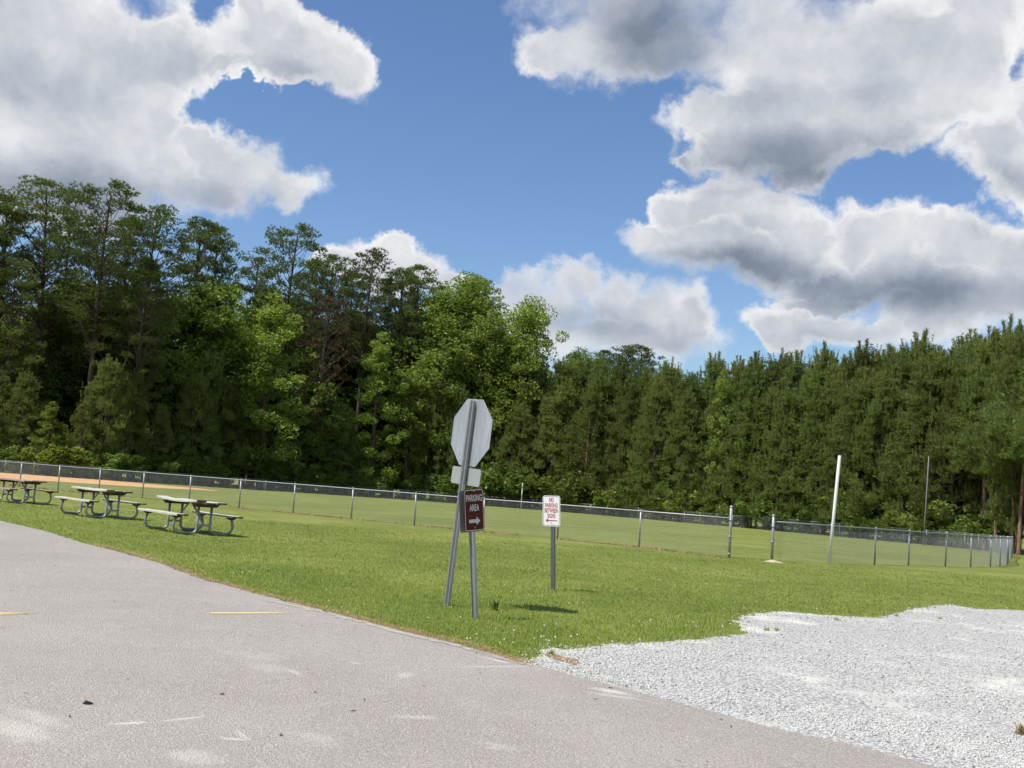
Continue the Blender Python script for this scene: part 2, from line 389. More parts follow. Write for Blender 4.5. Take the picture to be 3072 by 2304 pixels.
M_pole = mat('white_painted_steel', rough=.55, fn=lambda t, bs: t.l.new(t.mix(t.ss(t.noise(obc(t), 5, 5, .7), .6, .8, 0, .5), (.74, .74, .72), (.50, .50, .48)), bs.inputs['Base Color']), spec=.4)
def f_wood(c0, c1, c2):
    def fn(t, bs):
        p = obc(t); mp = t.n('ShaderNodeMapping'); t.l.new(p, mp.inputs[0]); mp.inputs[3].default_value = (1.2, 16, 16)
        n = t.noise(mp.outputs[0], 2.5, 5, .7); n2 = t.noise(p, 3, 3, .6)
        c = t.mix(t.ss(n, .3, .7), c0, c1); t.l.new(t.mix(t.ss(n2, .5, .7, 0, .5), c, c2), bs.inputs['Base Color']); bump(t, bs, n, .006, .8)
    return fn
M_wood = mat('weathered_grey_plank', rough=.85, fn=f_wood((.32, .30, .26), (.55, .53, .47), (.42, .40, .34)), spec=.2)
M_woodd = mat('mossy_timber_and_end_shade', rough=.9, fn=f_wood((.07, .05, .03), (.13, .10, .065), (.09, .085, .045)), spec=.2)  # brown of cleats and brackets; also paints the shade on plank ends
M_woodr = mat('reddish_worn_plank', rough=.85, fn=f_wood((.22, .14, .11), (.38, .28, .23), (.30, .27, .24)), spec=.2)
M_tube = mat('table_steel_tube', rough=.45, metal=.5, fn=f_galv((.22, .235, .23), (.36, .375, .37)), spec=.4)
M_postwood = mat('pale_wooden_post', rough=.9, fn=f_wood((.34, .28, .22), (.5, .43, .35), (.4, .36, .3)), spec=.2)
M_conc = mat('sandy_mound', rough=.95, fn=lambda t, bs: t.l.new(t.mix(t.noise(pos(t), 20, 5, .7), (.30, .24, .16), (.52, .44, .32)), bs.inputs['Base Color']))
M_lump = mat('black_rubber_scrap', (.012, .011, .012), .7)

# ------------------------------------------------------------------ mesh helpers
class MB:
    def __init__(s): s.v = []; s.f = []; s.mi = []
    def add(s, vs, fs, mi=0):
        o = len(s.v); s.v += [tuple(v) for v in vs]; s.f += [tuple(o+i for i in f) for f in fs]; s.mi += [mi]*len(fs)
    def box(s, lo, hi, mi=0, mtx=None):
        x0, y0, z0 = lo; x1, y1, z1 = hi
        vs = [Vector(p) for p in ((x0,y0,z0),(x1,y0,z0),(x1,y1,z0),(x0,y1,z0),(x0,y0,z1),(x1,y0,z1),(x1,y1,z1),(x0,y1,z1))]
        if mtx: vs = [mtx @ v for v in vs]
        s.add(vs, [(3,2,1,0),(4,5,6,7),(0,1,5,4),(1,2,6,5),(2,3,7,6),(3,0,4,7)], mi)
    def prism(s, poly, y0, y1, axis='y', mi=0):
        """2D polygon (a,b) extruded along an axis"""
        n = len(poly)
        def P(a, b, c): return {'y': (a, c, b), 'x': (c, a, b), 'z': (a, b, c)}[axis]
        vs = [P(a, b, y0) for a, b in poly] + [P(a, b, y1) for a, b in poly]
        fs = [tuple(range(n-1, -1, -1)), tuple(range(n, 2*n))] + [(i, (i+1) % n, n+(i+1) % n, n+i) for i in range(n)]
        s.add(vs, fs, mi)
    def tube(s, pts, r, n=8, mi=0, caps=True, up=None):
        pts = [Vector(p) for p in pts]; rr = r if hasattr(r, '__len__') else [r]*len(pts)
        rings = []; prev = None
        for i, p in enumerate(pts):
            d = (pts[min(i+1, len(pts)-1)]-pts[max(i-1, 0)]).normalized()
            a = prev if prev is not None else (Vector((0, 0, 1)) if abs(d.z) < .9 else Vector((1, 0, 0)))
            a = (a-d*a.dot(d)).normalized(); prev = a; b = d.cross(a)
            rings.append([p+(a*math.cos(2*math.pi*k/n)+b*math.sin(2*math.pi*k/n))*rr[i] for k in range(n)])
        vs = [v for rg in rings for v in rg]; fs = []
        for i in range(len(pts)-1):
            for k in range(n): fs.append((i*n+k, i*n+(k+1) % n, (i+1)*n+(k+1) % n, (i+1)*n+k))
        if caps: fs += [tuple(range(n-1, -1, -1)), tuple((len(pts)-1)*n+k for k in range(n))]
        s.add(vs, fs, mi)
    def mesh(s, name, mats, smooth=False):
        me = bpy.data.meshes.new(name); me.from_pydata(s.v, [], s.f)
        for m in (mats if isinstance(mats, (list, tuple)) else [mats]): me.materials.append(m)
        if any(s.mi): me.polygons.foreach_set('material_index', s.mi)
        if smooth: me.polygons.foreach_set('use_smooth', [True]*len(me.polygons))
        me.update(); return me
def np_mesh(name, verts, faces, material, smooth=False):
    """faces: (n,3) or (n,4) int array"""
    me = bpy.data.meshes.new(name)
    k = faces.shape[1]
    me.vertices.add(len(verts)); me.vertices.foreach_set('co', np.ascontiguousarray(verts, np.float32).ravel())
    me.loops.add(faces.size); me.loops.foreach_set('vertex_index', np.ascontiguousarray(faces, np.int32).ravel())
    me.polygons.add(len(faces)); me.polygons.foreach_set('loop_start', np.arange(0, faces.size, k, dtype=np.int32))
    me.polygons.foreach_set('loop_total', np.full(len(faces), k, np.int32))
    if smooth: me.polygons.foreach_set('use_smooth', np.ones(len(faces), bool))
    me.materials.append(material); me.update(calc_edges=True)
    return me
def obj(name, me, parent=None, mtx=None):
    o = bpy.data.objects.new(name, me); COL.objects.link(o)
    if mtx is not None: o.matrix_local = mtx
    if parent: o.parent = parent
    return o
def thing(name, label, cat, loc=(0, 0, 0), mtx=None, group=None):
    o = bpy.data.objects.new(name, None); COL.objects.link(o); o.empty_display_size = .2
    if mtx is not None: o.matrix_world = mtx
    else: o.location = loc
    o['label'] = label; o['category'] = cat
    if group: o['group'] = group
    return o
def tag(o, label=None, cat=None, group=None, kind=None):
    if label: o['label'] = label
    if cat: o['category'] = cat
    if group: o['group'] = group
    if kind: o['kind'] = kind
    return o
def copy_tree(root):
    r = root.copy(); COL.objects.link(r)
    for ch in root.children:
        c = ch.copy(); COL.objects.link(c); c.parent = r
        for g in ch.children:
            d = g.copy(); COL.objects.link(d); d.parent = c
    return r
def ground_mtx(p, yaw):
    z = GN; x = Vector((math.cos(yaw), math.sin(yaw), 0)); x = (x-z*x.dot(z)).normalized(); y = z.cross(x)
    m = Matrix((x, y, z)).transposed().to_4x4(); m.translation = p
    return m
def upright(p, yaw=0, lean=(0, 0)):
    m = Matrix.Translation(p) @ Matrix.Rotation(lean[0], 4, 'Y') @ Matrix.Rotation(lean[1], 4, 'X') @ Matrix.Rotation(yaw, 4, 'Z')
    return m
def flat_sheet(name, pts, dz, material, kind='structure'):
    """filled polygon lying on the sloping ground; pts are (x, y)"""
    me = bpy.data.meshes.new(name)
    from mathutils.geometry import tessellate_polygon
    vs = [Vector((x, y, gz(x, y)+dz)) for x, y in pts]
    tri = tessellate_polygon([[Vector((x, y, 0)) for x, y in pts]])
    fs = []
    for a, b, c in tri:
        n = (vs[b]-vs[a]).cross(vs[c]-vs[a])
        fs.append((a, b, c) if n.z > 0 else (a, c, b))
    me.from_pydata(vs, [], fs); me.materials.append(material); me.update()
    o = obj(name, me); o['kind'] = kind
    return o
def inside(poly, x, y):
    poly = np.asarray(poly); c = np.zeros(len(x), bool); j = len(poly)-1
    for i in range(len(poly)):
        xi, yi = poly[i]; xj, yj = poly[j]
        m = ((yi > y) != (yj > y)) & (x < (xj-xi)*(y-yi)/(yj-yi+1e-12)+xi)
        c ^= m; j = i
    return c
def jag(pts, amp, step, seed):
    """resample an open line and roughen it sideways"""
    r = random.Random(seed); out = []
    for (x0, y0), (x1, y1) in zip(pts[:-1], pts[1:]):
        L = math.hypot(x1-x0, y1-y0); n = max(1, int(L/step))
        for i in range(n):
            k = i/n; out.append((x0+(x1-x0)*k+r.gauss(0, amp), y0+(y1-y0)*k+r.gauss(0, amp)))
    out.append(pts[-1]); return out

# ------------------------------------------------------------------ ground, drive, gravel, infield
me = bpy.data.meshes.new('ground'); R = 1400
xs = [-R, R]; me.from_pydata([(x, y, gz(x, y)) for x, y in ((-R, -200), (R, -200), (R, R), (-R, R))], [], [(0, 1, 2, 3)])
me.materials.append(M_ground); tag(obj('ground', me), kind='structure')

EDGE = [(-90,1545),(0,1563.6),(136,1595),(254,1632),(377,1663),(477,1691),(591,1736),(727,1773),(864,1809),(1000,1842),(1090,1867),(1190,1892),(1316,1922),(1407,1944),(1497,1971),(1565,1994)]
EDGE_G = [(1642,2008),(1768,2044),(1881,2069),(2000,2104),(2184,2152),(2388,2206),(2606,2249),(2795,2304),(3072,2390)]
edge = [tuple(gp(*p)[:2]) for p in EDGE]; edge_g = [tuple(gp(*p)[:2]) for p in EDGE_G]
edge_far = [(-40, 62), (-22, 39)]
e1 = jag(edge_far+edge, .018, .12, 1); e2 = jag([edge[-1]]+edge_g, .012, .15, 2)
last = e2[-1]
asphalt_poly = e1 + e2[1:] + [(9, 1.0), (14, -12), (-45, -12), (-70, 30)]
flat_sheet('asphalt_drive', asphalt_poly, .012, M_asphalt)
GE = [(1540,1974),(1579,1980),(1624,1962),(1633,1947),(1700,1950),(1787,1938),(1881,1933),(2000,1926),(2111,1915),(2218,1905),(2233,1890),(2208,1866),(2223,1847),(2339,1835),(2485,1847),(2630,1854),(2688,1842),(2751,1825),(2848,1813),(2921,1827),(3072,1832),(3300,1838)]
ge = [tuple(gp(*p)[:2]) for p in GE]
g1 = jag(ge, .035, .10, 5)
gravel_poly = g1 + [(30, 22), (30, -4), (9, -4), (7.5, 2.0)] + [(x-.0, y-.12) for x, y in reversed(edge_g)] + [(edge[-1][0]-.03, edge[-1][1]-.12)]
flat_sheet('gravel_lot', gravel_poly, .005, M_gravel)

# brown strip of dead turf where the lawn meets the drive
strip = edge[3:]
a_ = jag(strip, .02, .08, 11); b_ = jag([(x+.13, y+.16) for x, y in strip], .045, .08, 12)
flat_sheet('dirt_edge', a_ + list(reversed(b_)), .0085, M_soil)
s2 = jag([tuple(gp(*p)[:2]) for p in ((800,1803),(1000,1846),(1190,1897),(1316,1927),(1407,1950),(1497,1978),(1600,2004))], .02, .08, 13)
s3 = jag([tuple(gp(*p)[:2]) for p in ((800,1806),(1000,1851),(1190,1902),(1316,1932),(1407,1954),(1497,1981),(1600,2007))], .03, .08, 14)
flat_sheet('sand_drift', s2 + list(reversed(s3)), .0155, M_sand)
dp = [tuple(gp(x, y)[:2]) for x, y in ((1630,1966),(1660,1978),(1700,1992),(1738,1990),(1735,1980),(1700,1976),(1670,1968),(1645,1960))]
flat_sheet('dead_turf_patch', jag(dp+[dp[0]], .03, .1, 15)[:-1], .0098, M_soil)

# clay infield seen through the near fence
CT = [(-160,1405),(0,1417.5),(113,1426),(218,1434),(312,1440.5),(406,1449),(497,1457),(570,1463),(610,1467),(640,1470),(655,1472)]
CB = [(630,1471.5),(600,1470),(560,1468),(490,1464.5),(400,1459.5),(300,1453.6),(176,1445.5),(80,1440),(0,1436.5),(-160,1426)]
clay = [tuple(gp(*p)[:2]) for p in CT+CB]
flat_sheet('infield_clay', jag(clay+[clay[0]], .25, 1.2, 21)[:-1], .006, M_clay)

# two worn yellow bay lines on the drive
def stripe(p0, p1, w, w0, w1):
    A = gp(*p0); B = gp(*p1); d = (B-A); d.z = 0; d.normalize(); n = Vector((-d.y, d.x, 0))
    k = 12; vs = []; at = []
    for i in range(k+1):
        P = A+(B-A)*(i/k)
        for s_ in (-1, 1):
            q = P+n*w/2*s_; vs.append((q.x, q.y, gz(q.x, q.y)+.0165)); at.append(w0+(w1-w0)*i/k)
    me = bpy.data.meshes.new('bay_line'); me.from_pydata(vs, [], [(2*i, 2*i+2, 2*i+3, 2*i+1) for i in range(k)])
    for p in me.polygons:
        if p.normal.z < 0: p.flip()
    a = me.attributes.new('wear', 'FLOAT', 'POINT'); a.data.foreach_set('value', at)
    me.materials.append(M_yellow); me.update()
    return obj('bay_line', me)
l1 = stripe((630,1844),(1005,1843),.10,.26,.86); tag(l1, kind='structure')
l2 = stripe((-120,1850),(290,1837),.15,.42,.86); tag(l2, kind='structure')

# ------------------------------------------------------------------ fences
FH = 1.22
def tube_mesh(name, r, h, n=10, cap=True, mats=None):
    mb = MB(); mb.tube([(0, 0, -.02), (0, 0, h)], r, n)
    return mb.mesh(name, mats or M_galv, True)
line_post = tube_mesh('line_post', .030, FH)
mbx = MB(); mbx.tube([(0,0,0),(0,0,.03),(0,0,.055),(0,0,.07)], [.036,.036,.026,.006], 10); cap_me = mbx.mesh('loop_cap', M_galv, True)
mbx = MB(); mbx.tube([(0,0,0),(0,0,.05)], .056, 12); clamp_me = mbx.mesh('tension_band', M_galv, True)
gate_me = tube_mesh('gate_post', .044, 1.0, 12)
mbx = MB(); mbx.tube([(0,0,0),(0,0,.02),(0,0,.05),(0,0,.062)], [.052,.052,.03,.004], 12); gcap_me = mbx.mesh('dome_cap', M_galv, True)
def resample(pts, step):
    out = [Vector(pts[0])]; acc = 0
    for a, b in zip(pts[:-1], pts[1:]):
        a = Vector(a); b = Vector(b); L = (b-a).length; d = 0
        while acc + (L-d) >= step:
            d += step-acc; acc = 0; out.append(a+(b-a)*(d/L))
        acc += L-d
    return out
def smooth_line(pts, k=8):
    pts = [Vector((p[0], p[1])) for p in pts]; out = []
    for i in range(len(pts)-1):
        p0 = pts[max(i-1, 0)]; p1 = pts[i]; p2 = pts[i+1]; p3 = pts[min(i+2, len(pts)-1)]
        for j in range(k):
            u = j/k
            out.append(.5*((2*p1)+(-p0+p2)*u+(2*p0-5*p1+4*p2-p3)*u*u+(-p0+3*p1-3*p2+p3)*u**3))
    out.append(pts[-1]); return out
def build_fence(root, posts, bottom=.03, wire=.0019, post_idx=None, curve=None, jit=.004, step=.0707):
    """posts: list of Vector2; rail follows the posts, or curve when given"""
    o3 = root.location
    line = curve or posts
    g3 = [Vector((p.x, p.y, gz(p.x, p.y))) for p in line]
    mb = MB(); mb.tube([g-o3+Vector((0, 0, FH-.02+rnd.gauss(0, jit))) for g in g3], .0215, 8)
    obj('top_rail', mb.mesh('top_rail', M_galv, True), root)
    for i, p in enumerate(posts):
        if post_idx is not None and i not in post_idx: continue
        q = Vector((p.x, p.y, gz(p.x, p.y)))-o3
        m = Matrix.Translation(q) @ Matrix.Rotation(rnd.gauss(0, .008), 4, 'Y') @ Matrix.Rotation(rnd.gauss(0, .008), 4, 'X')
        po = obj('post', line_post, root, m)
        c = obj('loop_cap', cap_me, po, Matrix.Translation((0, 0, FH-.03)))
    # woven wire: two families of slanting wires following the line
    cum = [0.0]
    for a, b in zip(g3[:-1], g3[1:]): cum.append(cum[-1]+(b.xy-a.xy).length)
    L = cum[-1]; hh = FH-.04-bottom
    n = int(L/step)
    xs_ = np.array([g.x for g in g3]); ys_ = np.array([g.y for g in g3]); cu = np.array(cum)
    V_, F_ = [], []
    k = 5
    for fam in (1, -1):
        s0 = np.arange(-int(hh/step)-1, n+int(hh/step)+1)*step
        u = np.linspace(0, 1, k)
        s = s0[:, None]+fam*u[None, :]*hh + (hh if fam < 0 else 0)*0
        z = np.repeat(u[None, :]*hh, len(s0), 0)
        ok = (s >= 0) & (s <= L)
        sc = np.clip(s, 0, L)
        # clip in height where the wire runs past the end
        X = np.interp(sc, cu, xs_); Y = np.interp(sc, cu, ys_); Z = GA*X+GB*Y+bottom+z
        P = np.stack([X, Y, Z], -1)
        # tangent for the ring
        for i in range(k-1):
            m = ok[:, i] & ok[:, i+1]
            A = P[m, i]; B = P[m, i+1]
            d = B-A; d /= np.linalg.norm(d, axis=1, keepdims=True)+1e-9
            hn = np.stack([d[:, 1], -d[:, 0], 0*d[:, 0]], -1); hn /= np.linalg.norm(hn, axis=1, keepdims=True)+1e-9
            vn = np.cross(d, hn)
            ring = []
            for a in (0, 2.094, 4.189):
                ring.append((hn*math.cos(a)+vn*math.sin(a))*wire)
            base = sum(len(v) for v in V_); N = len(A)
            V_.append(np.concatenate([A+r for r in ring]+[B+r for r in ring]))
            idx = np.arange(N)+base
            for a in range(3):
                b2 = (a+1) % 3
                F_.append(np.stack([idx+a*N, idx+b2*N, idx+(3+b2)*N, idx+(3+a)*N], -1))
    vv = np.concatenate(V_)-np.array(o3)
    w = obj('chain_link', np_mesh('chain_link', vv, np.concatenate(F_), M_wire), root); w['kind'] = 'stuff'
def gate_post(root, xy, h, hits):
    q = Vector((xy[0], xy[1], gz(*xy)))-root.location
    me = gate_me
    po = obj('gate_post', me, root, Matrix.Translation(q) @ Matrix.Diagonal((1, 1, h, 1)))
    obj('dome_cap', gcap_me, root, Matrix.Translation(q+Vector((0, 0, h))))
    for z in hits: obj('tension_band', clamp_me, root, Matrix.Translation(q+Vector((0, 0, z))))

# left run: from beyond the picture to the opening
P0 = Vector((-24.451, 54.1036)); DP = Vector((2.63573, -1.67652))
posts = [P0+DP*i for i in range(-3, 13)]
g = gp(2187, 1674); posts[-1] = Vector((g.x, g.y))
mid = posts[8]
f1 = thing('chain_link_fence', 'straight galvanised chain-link fence behind the picnic tables, ending at a tall capped gate post', 'fence', (mid.x, mid.y, gz(mid.x, mid.y)))
build_fence(f1, posts, post_idx=set(range(len(posts)-1)), wire=.0023)
gate_post(f1, (g.x, g.y), 1.53, (.10, .62, 1.12))
# right run: from the other gate post round the corner and back along the woods
RN = [(2315,1682),(2487,1690),(2619,1694.5),(2729,1696.6),(2829,1700),(2902,1700.8)]
rn = [tuple(gp(*p)[:2]) for p in RN]
loop = rn + [(19.3,42.7),(21.0,45.3),(22.6,48.0),(24.0,51.0),(25.6,54.5),(27.6,58.6),(29.9,63),(32.2,68),(34.3,74),(35.6,80),(35.4,85.5),(33.6,90.5),(31,96),(28.6,101),(25.5,107.5),(21.5,114.5),(16.5,122.5),(10,130),(1.5,136),(-8,138),(-17,135),(-25,129.5),(-31.5,121),(-36,112.5),(-41,106),(-48,103),(-56,101),(-66,98)]
sm = smooth_line(loop, 6)
posts2 = resample(sm, 2.55)
g2 = Vector(rn[0])
f2 = thing('chain_link_fence', 'long curving chain-link outfield fence that turns the corner and runs along the woods', 'fence', (g2.x, g2.y, gz(g2.x, g2.y)))
build_fence(f2, posts2, post_idx=set(range(1, len(posts2))), wire=.0021)
gate_post(f2, rn[0], 1.36, (.55, 1.02))
FAR = [v for v in sm if v.y > 66 or (v.x > 30)]

# mounded sand at the foot of the gate post
def mound(p, r, h, name):
    mb = MB(); n = 14; vs = [(0, 0, h)]
    for k, (f_, hz) in enumerate(((.3, .8), (.6, .4), (.85, .12), (1.05, -.02))):
        for i in range(n):
            a = 2*math.pi*i/n; q = f_*r*(1+rnd.uniform(-.22, .22)); vs.append((q*math.cos(a)*1.25, q*math.sin(a), h*hz*rnd.uniform(.8, 1.2) if hz > 0 else -.03))
    fs = [(0, 1+i, 1+(i+1) % n) for i in range(n)]
    for k in range(3):
        for i in range(n): fs.append((1+k*n+i, 1+(k+1)*n+i, 1+(k+1)*n+(i+1) % n, 1+k*n+(i+1) % n))
    mb.add(vs, fs); o = obj(name, mb.mesh(name, M_conc, True), mtx=Matrix.Translation(p)); return o
tag(mound(gp(2320, 1687), .26, .075, 'sand_mound'), kind='structure')

# ------------------------------------------------------------------ poles
def pole(name, label, base, h, r, lean, cat='pole', material=None):
    mb = MB(); mb.tube([(0,0,-.05),(0,0,h*.5),(0,0,h-.01),(0,0,h)], [r, r, r, r*.9], 14)
    o = obj(name, mb.mesh(name, material or M_pole, True), mtx=upright(base, 0, lean))
    return tag(o, label, cat)
b0 = gp(2487, 1692)
d_ = (Vector((0, 0, 0))-b0); d_.z = 0; d_.normalize()
pole('foul_pole', 'thick white painted pole leaning beside the near fence rail', b0+d_*.10, 3.42, .05, (.058, 0))
b1 = Vector((0, 0, 0)); q = ray(2770, 1632); k = 90.5/math.hypot(q.x, q.y); b1 = Vector((q.x*k, q.y*k, gz(q.x*k, q.y*k)))
pole('light_pole', 'very thin tall grey-white pole standing before the young pines', b1, 7.0, .045, (.028, 0), material=M_galv)
q = ray(1563, 1518); k = 133/math.hypot(q.x, q.y); b2 = Vector((q.x*k, q.y*k, gz(q.x*k, q.y*k)))
pole('foul_pole', 'short white pole at the far fence beneath the woods', b2, 3.2, .065, (.012, 0))
for (x, y, lab) in ((794, 1471, 'pale wooden post leaning at the far fence behind the lawn'), (1181, 1493, 'slim pale wooden post at the far fence beside a small bright shrub')):
    q = ray(x, y); k = (127 if x < 1000 else 132)/math.hypot(q.x, q.y)
    b = Vector((q.x*k, q.y*k, gz(q.x*k, q.y*k)))
    mb = MB(); r = .10 if x < 1000 else .07
    mb.tube([(0,0,-.05),(.01,0,.5),(0,.01,1.1),(0,0,1.13)], [r, r*.96, r*.9, r*.7], 9)
    tag(obj('wooden_post', mb.mesh('wooden_post', M_postwood, True), mtx=upright(b, 0, (.05, 0))), lab, 'post')

# ------------------------------------------------------------------ picnic tables (X = long axis)
FX = .84
def arc(c, r, a0, a1, n=6):
    return [(c[0]+r*math.cos(a0+(a1-a0)*i/n), c[1]+r*math.sin(a0+(a1-a0)*i/n)) for i in range(n+1)]
def table_meshes():
    d = {}
    def plank(L, w, t, warp, seed):
        r = random.Random(seed); mb = MB(); n = 8; c = .006
        prof = [(-w/2, 0), (w/2, 0), (w/2, t-c), (w/2-c, t), (-w/2+c, t), (-w/2, t-c)]
        vs = []; fs = []
        ph = r.uniform(0, 6)
        for i in range(n+1):
            x = -L/2+L*i/n; b = warp*((2*i/n-1)**2)*r.choice((1,)) + .003*math.sin(ph+i)
            for a, z in prof: vs.append((x, a, z+b))
        for i in range(n):
            for k in range(6): fs.append((i*6+k, i*6+(k+1) % 6, (i+1)*6+(k+1) % 6, (i+1)*6+k))
        fs += [(0, 1, 2, 3, 4, 5)[::-1], tuple(n*6+k for k in range(6))]
        mb.add(vs, fs); mb.mi = [0 if (i_ < 6*n and i_ % 6 != 0) else 1 for i_ in range(len(fs))]; return mb.mesh('plank', [M_wood, M_woodd])  # ends and undersides take the dark timber; the end shade is painted in
    d['plank'] = plank
    def leg(s):
        pts = [(s*.165, .70), (s*.165, .20)] + arc((s*.285, .155), .12, math.pi if s > 0 else 0, 1.5*math.pi, 6)[1:] \
            if s > 0 else [(-.165, .70), (-.165, .20)] + arc((-.285, .155), .12, 0, -.5*math.pi, 6)[1:]
        pts = pts + [(s*.56, .035)] + [(s*.63, .047), (s*.695, .085), (s*.735, .15), (s*.745, .22), (s*.728, .30), (s*.695, .40)]
        mb = MB(); mb.tube([(0, a, z) for a, z in pts], .031, 9); return mb.mesh('leg', M_tube, True)
    d['legp'] = leg(1); d['legn'] = leg(-1)
    mb = MB(); mb.box((-.02, -.165, .20), (.02, .165, .255)); d['bar'] = mb.mesh('cross_bar', M_tube)
    mb = MB(); mb.prism([(-.36, .735), (-.27, .655), (.27, .655), (.36, .735)], -.045, .045, 'x'); d['cleat'] = mb.mesh('cleat', M_woodd)
    mb = MB(); mb.prism([(-.13, .435), (-.06, .385), (.06, .385), (.13, .435)], -.04, .04, 'x'); d['bracket'] = mb.mesh('seat_bracket', M_woodd)
    for s in (-1, 1):
        mb = MB(); mb.tube([(s*FX, 0, .235), (s*.10, 0, .71)], .021, 8); d['brace', s] = mb.mesh('brace', M_tube, True)
    return d
TM = table_meshes()
def make_table(label, mtx, tint, warps, seed):
    t = thing('picnic_table', label, 'picnic table', mtx=mtx, group='picnic tables on the lawn')
    for k in range(3):
        me = TM['plank'](2.35, .245, .042, warps[k], seed+k); me.materials[0] = tint
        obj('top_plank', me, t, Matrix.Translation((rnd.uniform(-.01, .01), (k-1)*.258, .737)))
    for s in (-1, 1):
        for k in range(2):
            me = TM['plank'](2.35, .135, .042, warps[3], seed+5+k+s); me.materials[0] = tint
            obj('seat_plank', me, t, Matrix.Translation((0, s*.69+(k-.5)*.145, .437)))
    for fx in (-FX, FX):
        for s in (-1, 1):
            obj('leg', TM['legp' if s > 0 else 'legn'], t, Matrix.Translation((fx, 0, 0)))
            obj('seat_bracket', TM['bracket'], t, Matrix.Translation((fx, s*.69, 0)))
        obj('cross_bar', TM['bar'], t, Matrix.Translation((fx, 0, 0)))
        obj('cleat', TM['cleat'], t, Matrix.Translation((fx, 0, 0)))
    for s in (-1, 1): obj('brace', TM['brace', s], t)
    return t
def table_at(px, py, rel):
    p = gp(px, py); return ground_mtx(p, math.radians(rel)-math.atan2(p.x, p.y)) @ Matrix.Scale(.93, 4)
make_table('weathered picnic table with a pale warped top, closest to the three signs', table_at(563, 1597, -66), M_wood, (.040, -.012, .004, .004), 1)
make_table('weathered picnic table with pale grey benches, between the two other tables', table_at(295, 1550, -66), M_wood, (.022, .006, 0, .006), 20)
make_table('picnic table with a dull reddish top, farthest of the tables from the signs', table_at(52, 1507, -66), M_woodr, (-.01, .004, 0, 0), 40)

# ------------------------------------------------------------------ signs
def chan_mesh(L, w=.078, d=.040, th=.004):
    """hat-section steel post, open side towards -Y (the sign face side is +Y flanges)"""
    o = [(-w/2, d), (-w/2+.018, d), (-w*.22, 0), (w*.22, 0), (w/2-.018, d), (w/2, d)]
    i = [(w/2, d-th), (w/2-.018-th*.3, d-th), (w*.22+th*.4, -th), (-w*.22-th*.4, -th), (-w/2+.018+th*.3, d-th), (-w/2, d-th)]
    return o, i
def channel(name, L, w=.078, d=.040, material=None, flip=False):
    o, i = chan_mesh(L, w, d)
    if flip: o = [(a, d-c) for a, c in o]
    mb = MB()
    th = .004
    # strips: build as five slanted plates
    pts = o
    for k_, (a, b) in enumerate(zip(pts[:-1], pts[1:])):
        v = Vector((b[0]-a[0], b[1]-a[1])); n = Vector((-v.y, v.x)).normalized()*th
        poly = [(a[0], a[1]), (b[0], b[1]), (b[0]+n.x, b[1]+n.y), (a[0]+n.x, a[1]+n.y)]
        mb.prism(poly, -.06, L, 'z', 1 if k_ in ((0, 4) if flip else (0, 1, 4)) else 0)  # sunlit-side plates get a second steel, putting the light into their colour
    return mb.mesh(name, [material or M_chan, M_galv])
def rrect(w, h, r, n=5):
    pts = []
    for cx, cz, a in ((w/2-r, h/2-r, 0), (-w/2+r, h/2-r, 90), (-w/2+r, -h/2+r, 180), (w/2-r, -h/2+r, 270)):
        for k in range(n+1):
            t_ = math.radians(a+90*k/n); pts.append((cx+r*math.cos(t_), cz+r*math.sin(t_)))
    return pts
def plate(name, poly, y0, y1, material):
    mb = MB(); mb.prism(poly, y0, y1, 'y'); return mb.mesh(name, material)
def ring_mesh(name, outer, inner, y, material, y2=None):
    mb = MB(); n = len(outer)
    mb.add([(a, y, b) for a, b in outer]+[(a, y, b) for a, b in inner], [(i, (i+1) % n, n+(i+1) % n, n+i) for i in range(n)])
    return mb.mesh(name, material)
def text_mesh(s, size, sx, material, bold=.0):
    cu = bpy.data.curves.new('lettering', 'FONT'); cu.body = s; cu.size = size; cu.align_x = 'CENTER'; cu.align_y = 'CENTER'
    cu.offset = bold; cu.extrude = .0004; cu.resolution_u = 4
    o = bpy.data.objects.new('lettering', cu); COL.objects.link(o)
    dg = bpy.context.evaluated_depsgraph_get(); dg.update()
    me = bpy.data.meshes.new_from_object(o.evaluated_get(dg))
    bpy.data.objects.remove(o)
    me.transform(Matrix.Diagonal((sx, 1, 1, 1)))
    me.transform(Matrix.Rotation(math.radians(90), 4, 'X'))      # now faces -Y
    me.materials.clear(); me.materials.append(material)
    return me
def letters(parent, s, size, sx, z, y, material, bold):
    me = text_mesh(s, size, sx, material, bold)
    return obj('lettering', me, parent, Matrix.Translation((0, y, z)))
bolt_me = (lambda mb: (mb.tube([(0, 0, 0), (0, -.006, 0)], .008, 8), mb.mesh('bolt', M_alud))[1])(MB())

# brown PARKING AREA sign, plates on both sides of its post. Local -Y faces the reader.
b = gp(1432, 1857)
t = thing('road_sign', 'brown parking area sign with a white arrow on a leaning steel post', 'sign', mtx=upright(b, math.radians(48), (-.100, .0)))
post = obj('post', channel('post', 1.38, .072, .042), t, Matrix.Translation((0, 0, 0)))
zc = 1.172
pl = obj('sign_plate', plate('sign_plate', rrect(.305, .457, .035), -.012, -.0095, M_brown), t, Matrix.Translation((0, 0, zc)))
obj('dark_rim', ring_mesh('dark_rim', rrect(.305, .457, .035), rrect(.294, .446, .031), -.0127, M_black), pl)
obj('border', ring_mesh('border', rrect(.292, .444, .030), rrect(.276, .428, .024), -.0130, M_ltext), pl)
letters(pl, 'PARKING', .098, .62, .128, -.0135, M_ltext, .0022)
letters(pl, 'AREA', .098, .62, .022, -.0135, M_ltext, .0022)
ar = [(-.088, .019), (.028, .019), (.028, .047), (.088, 0), (.028, -.047), (.028, -.019), (-.088, -.019)]
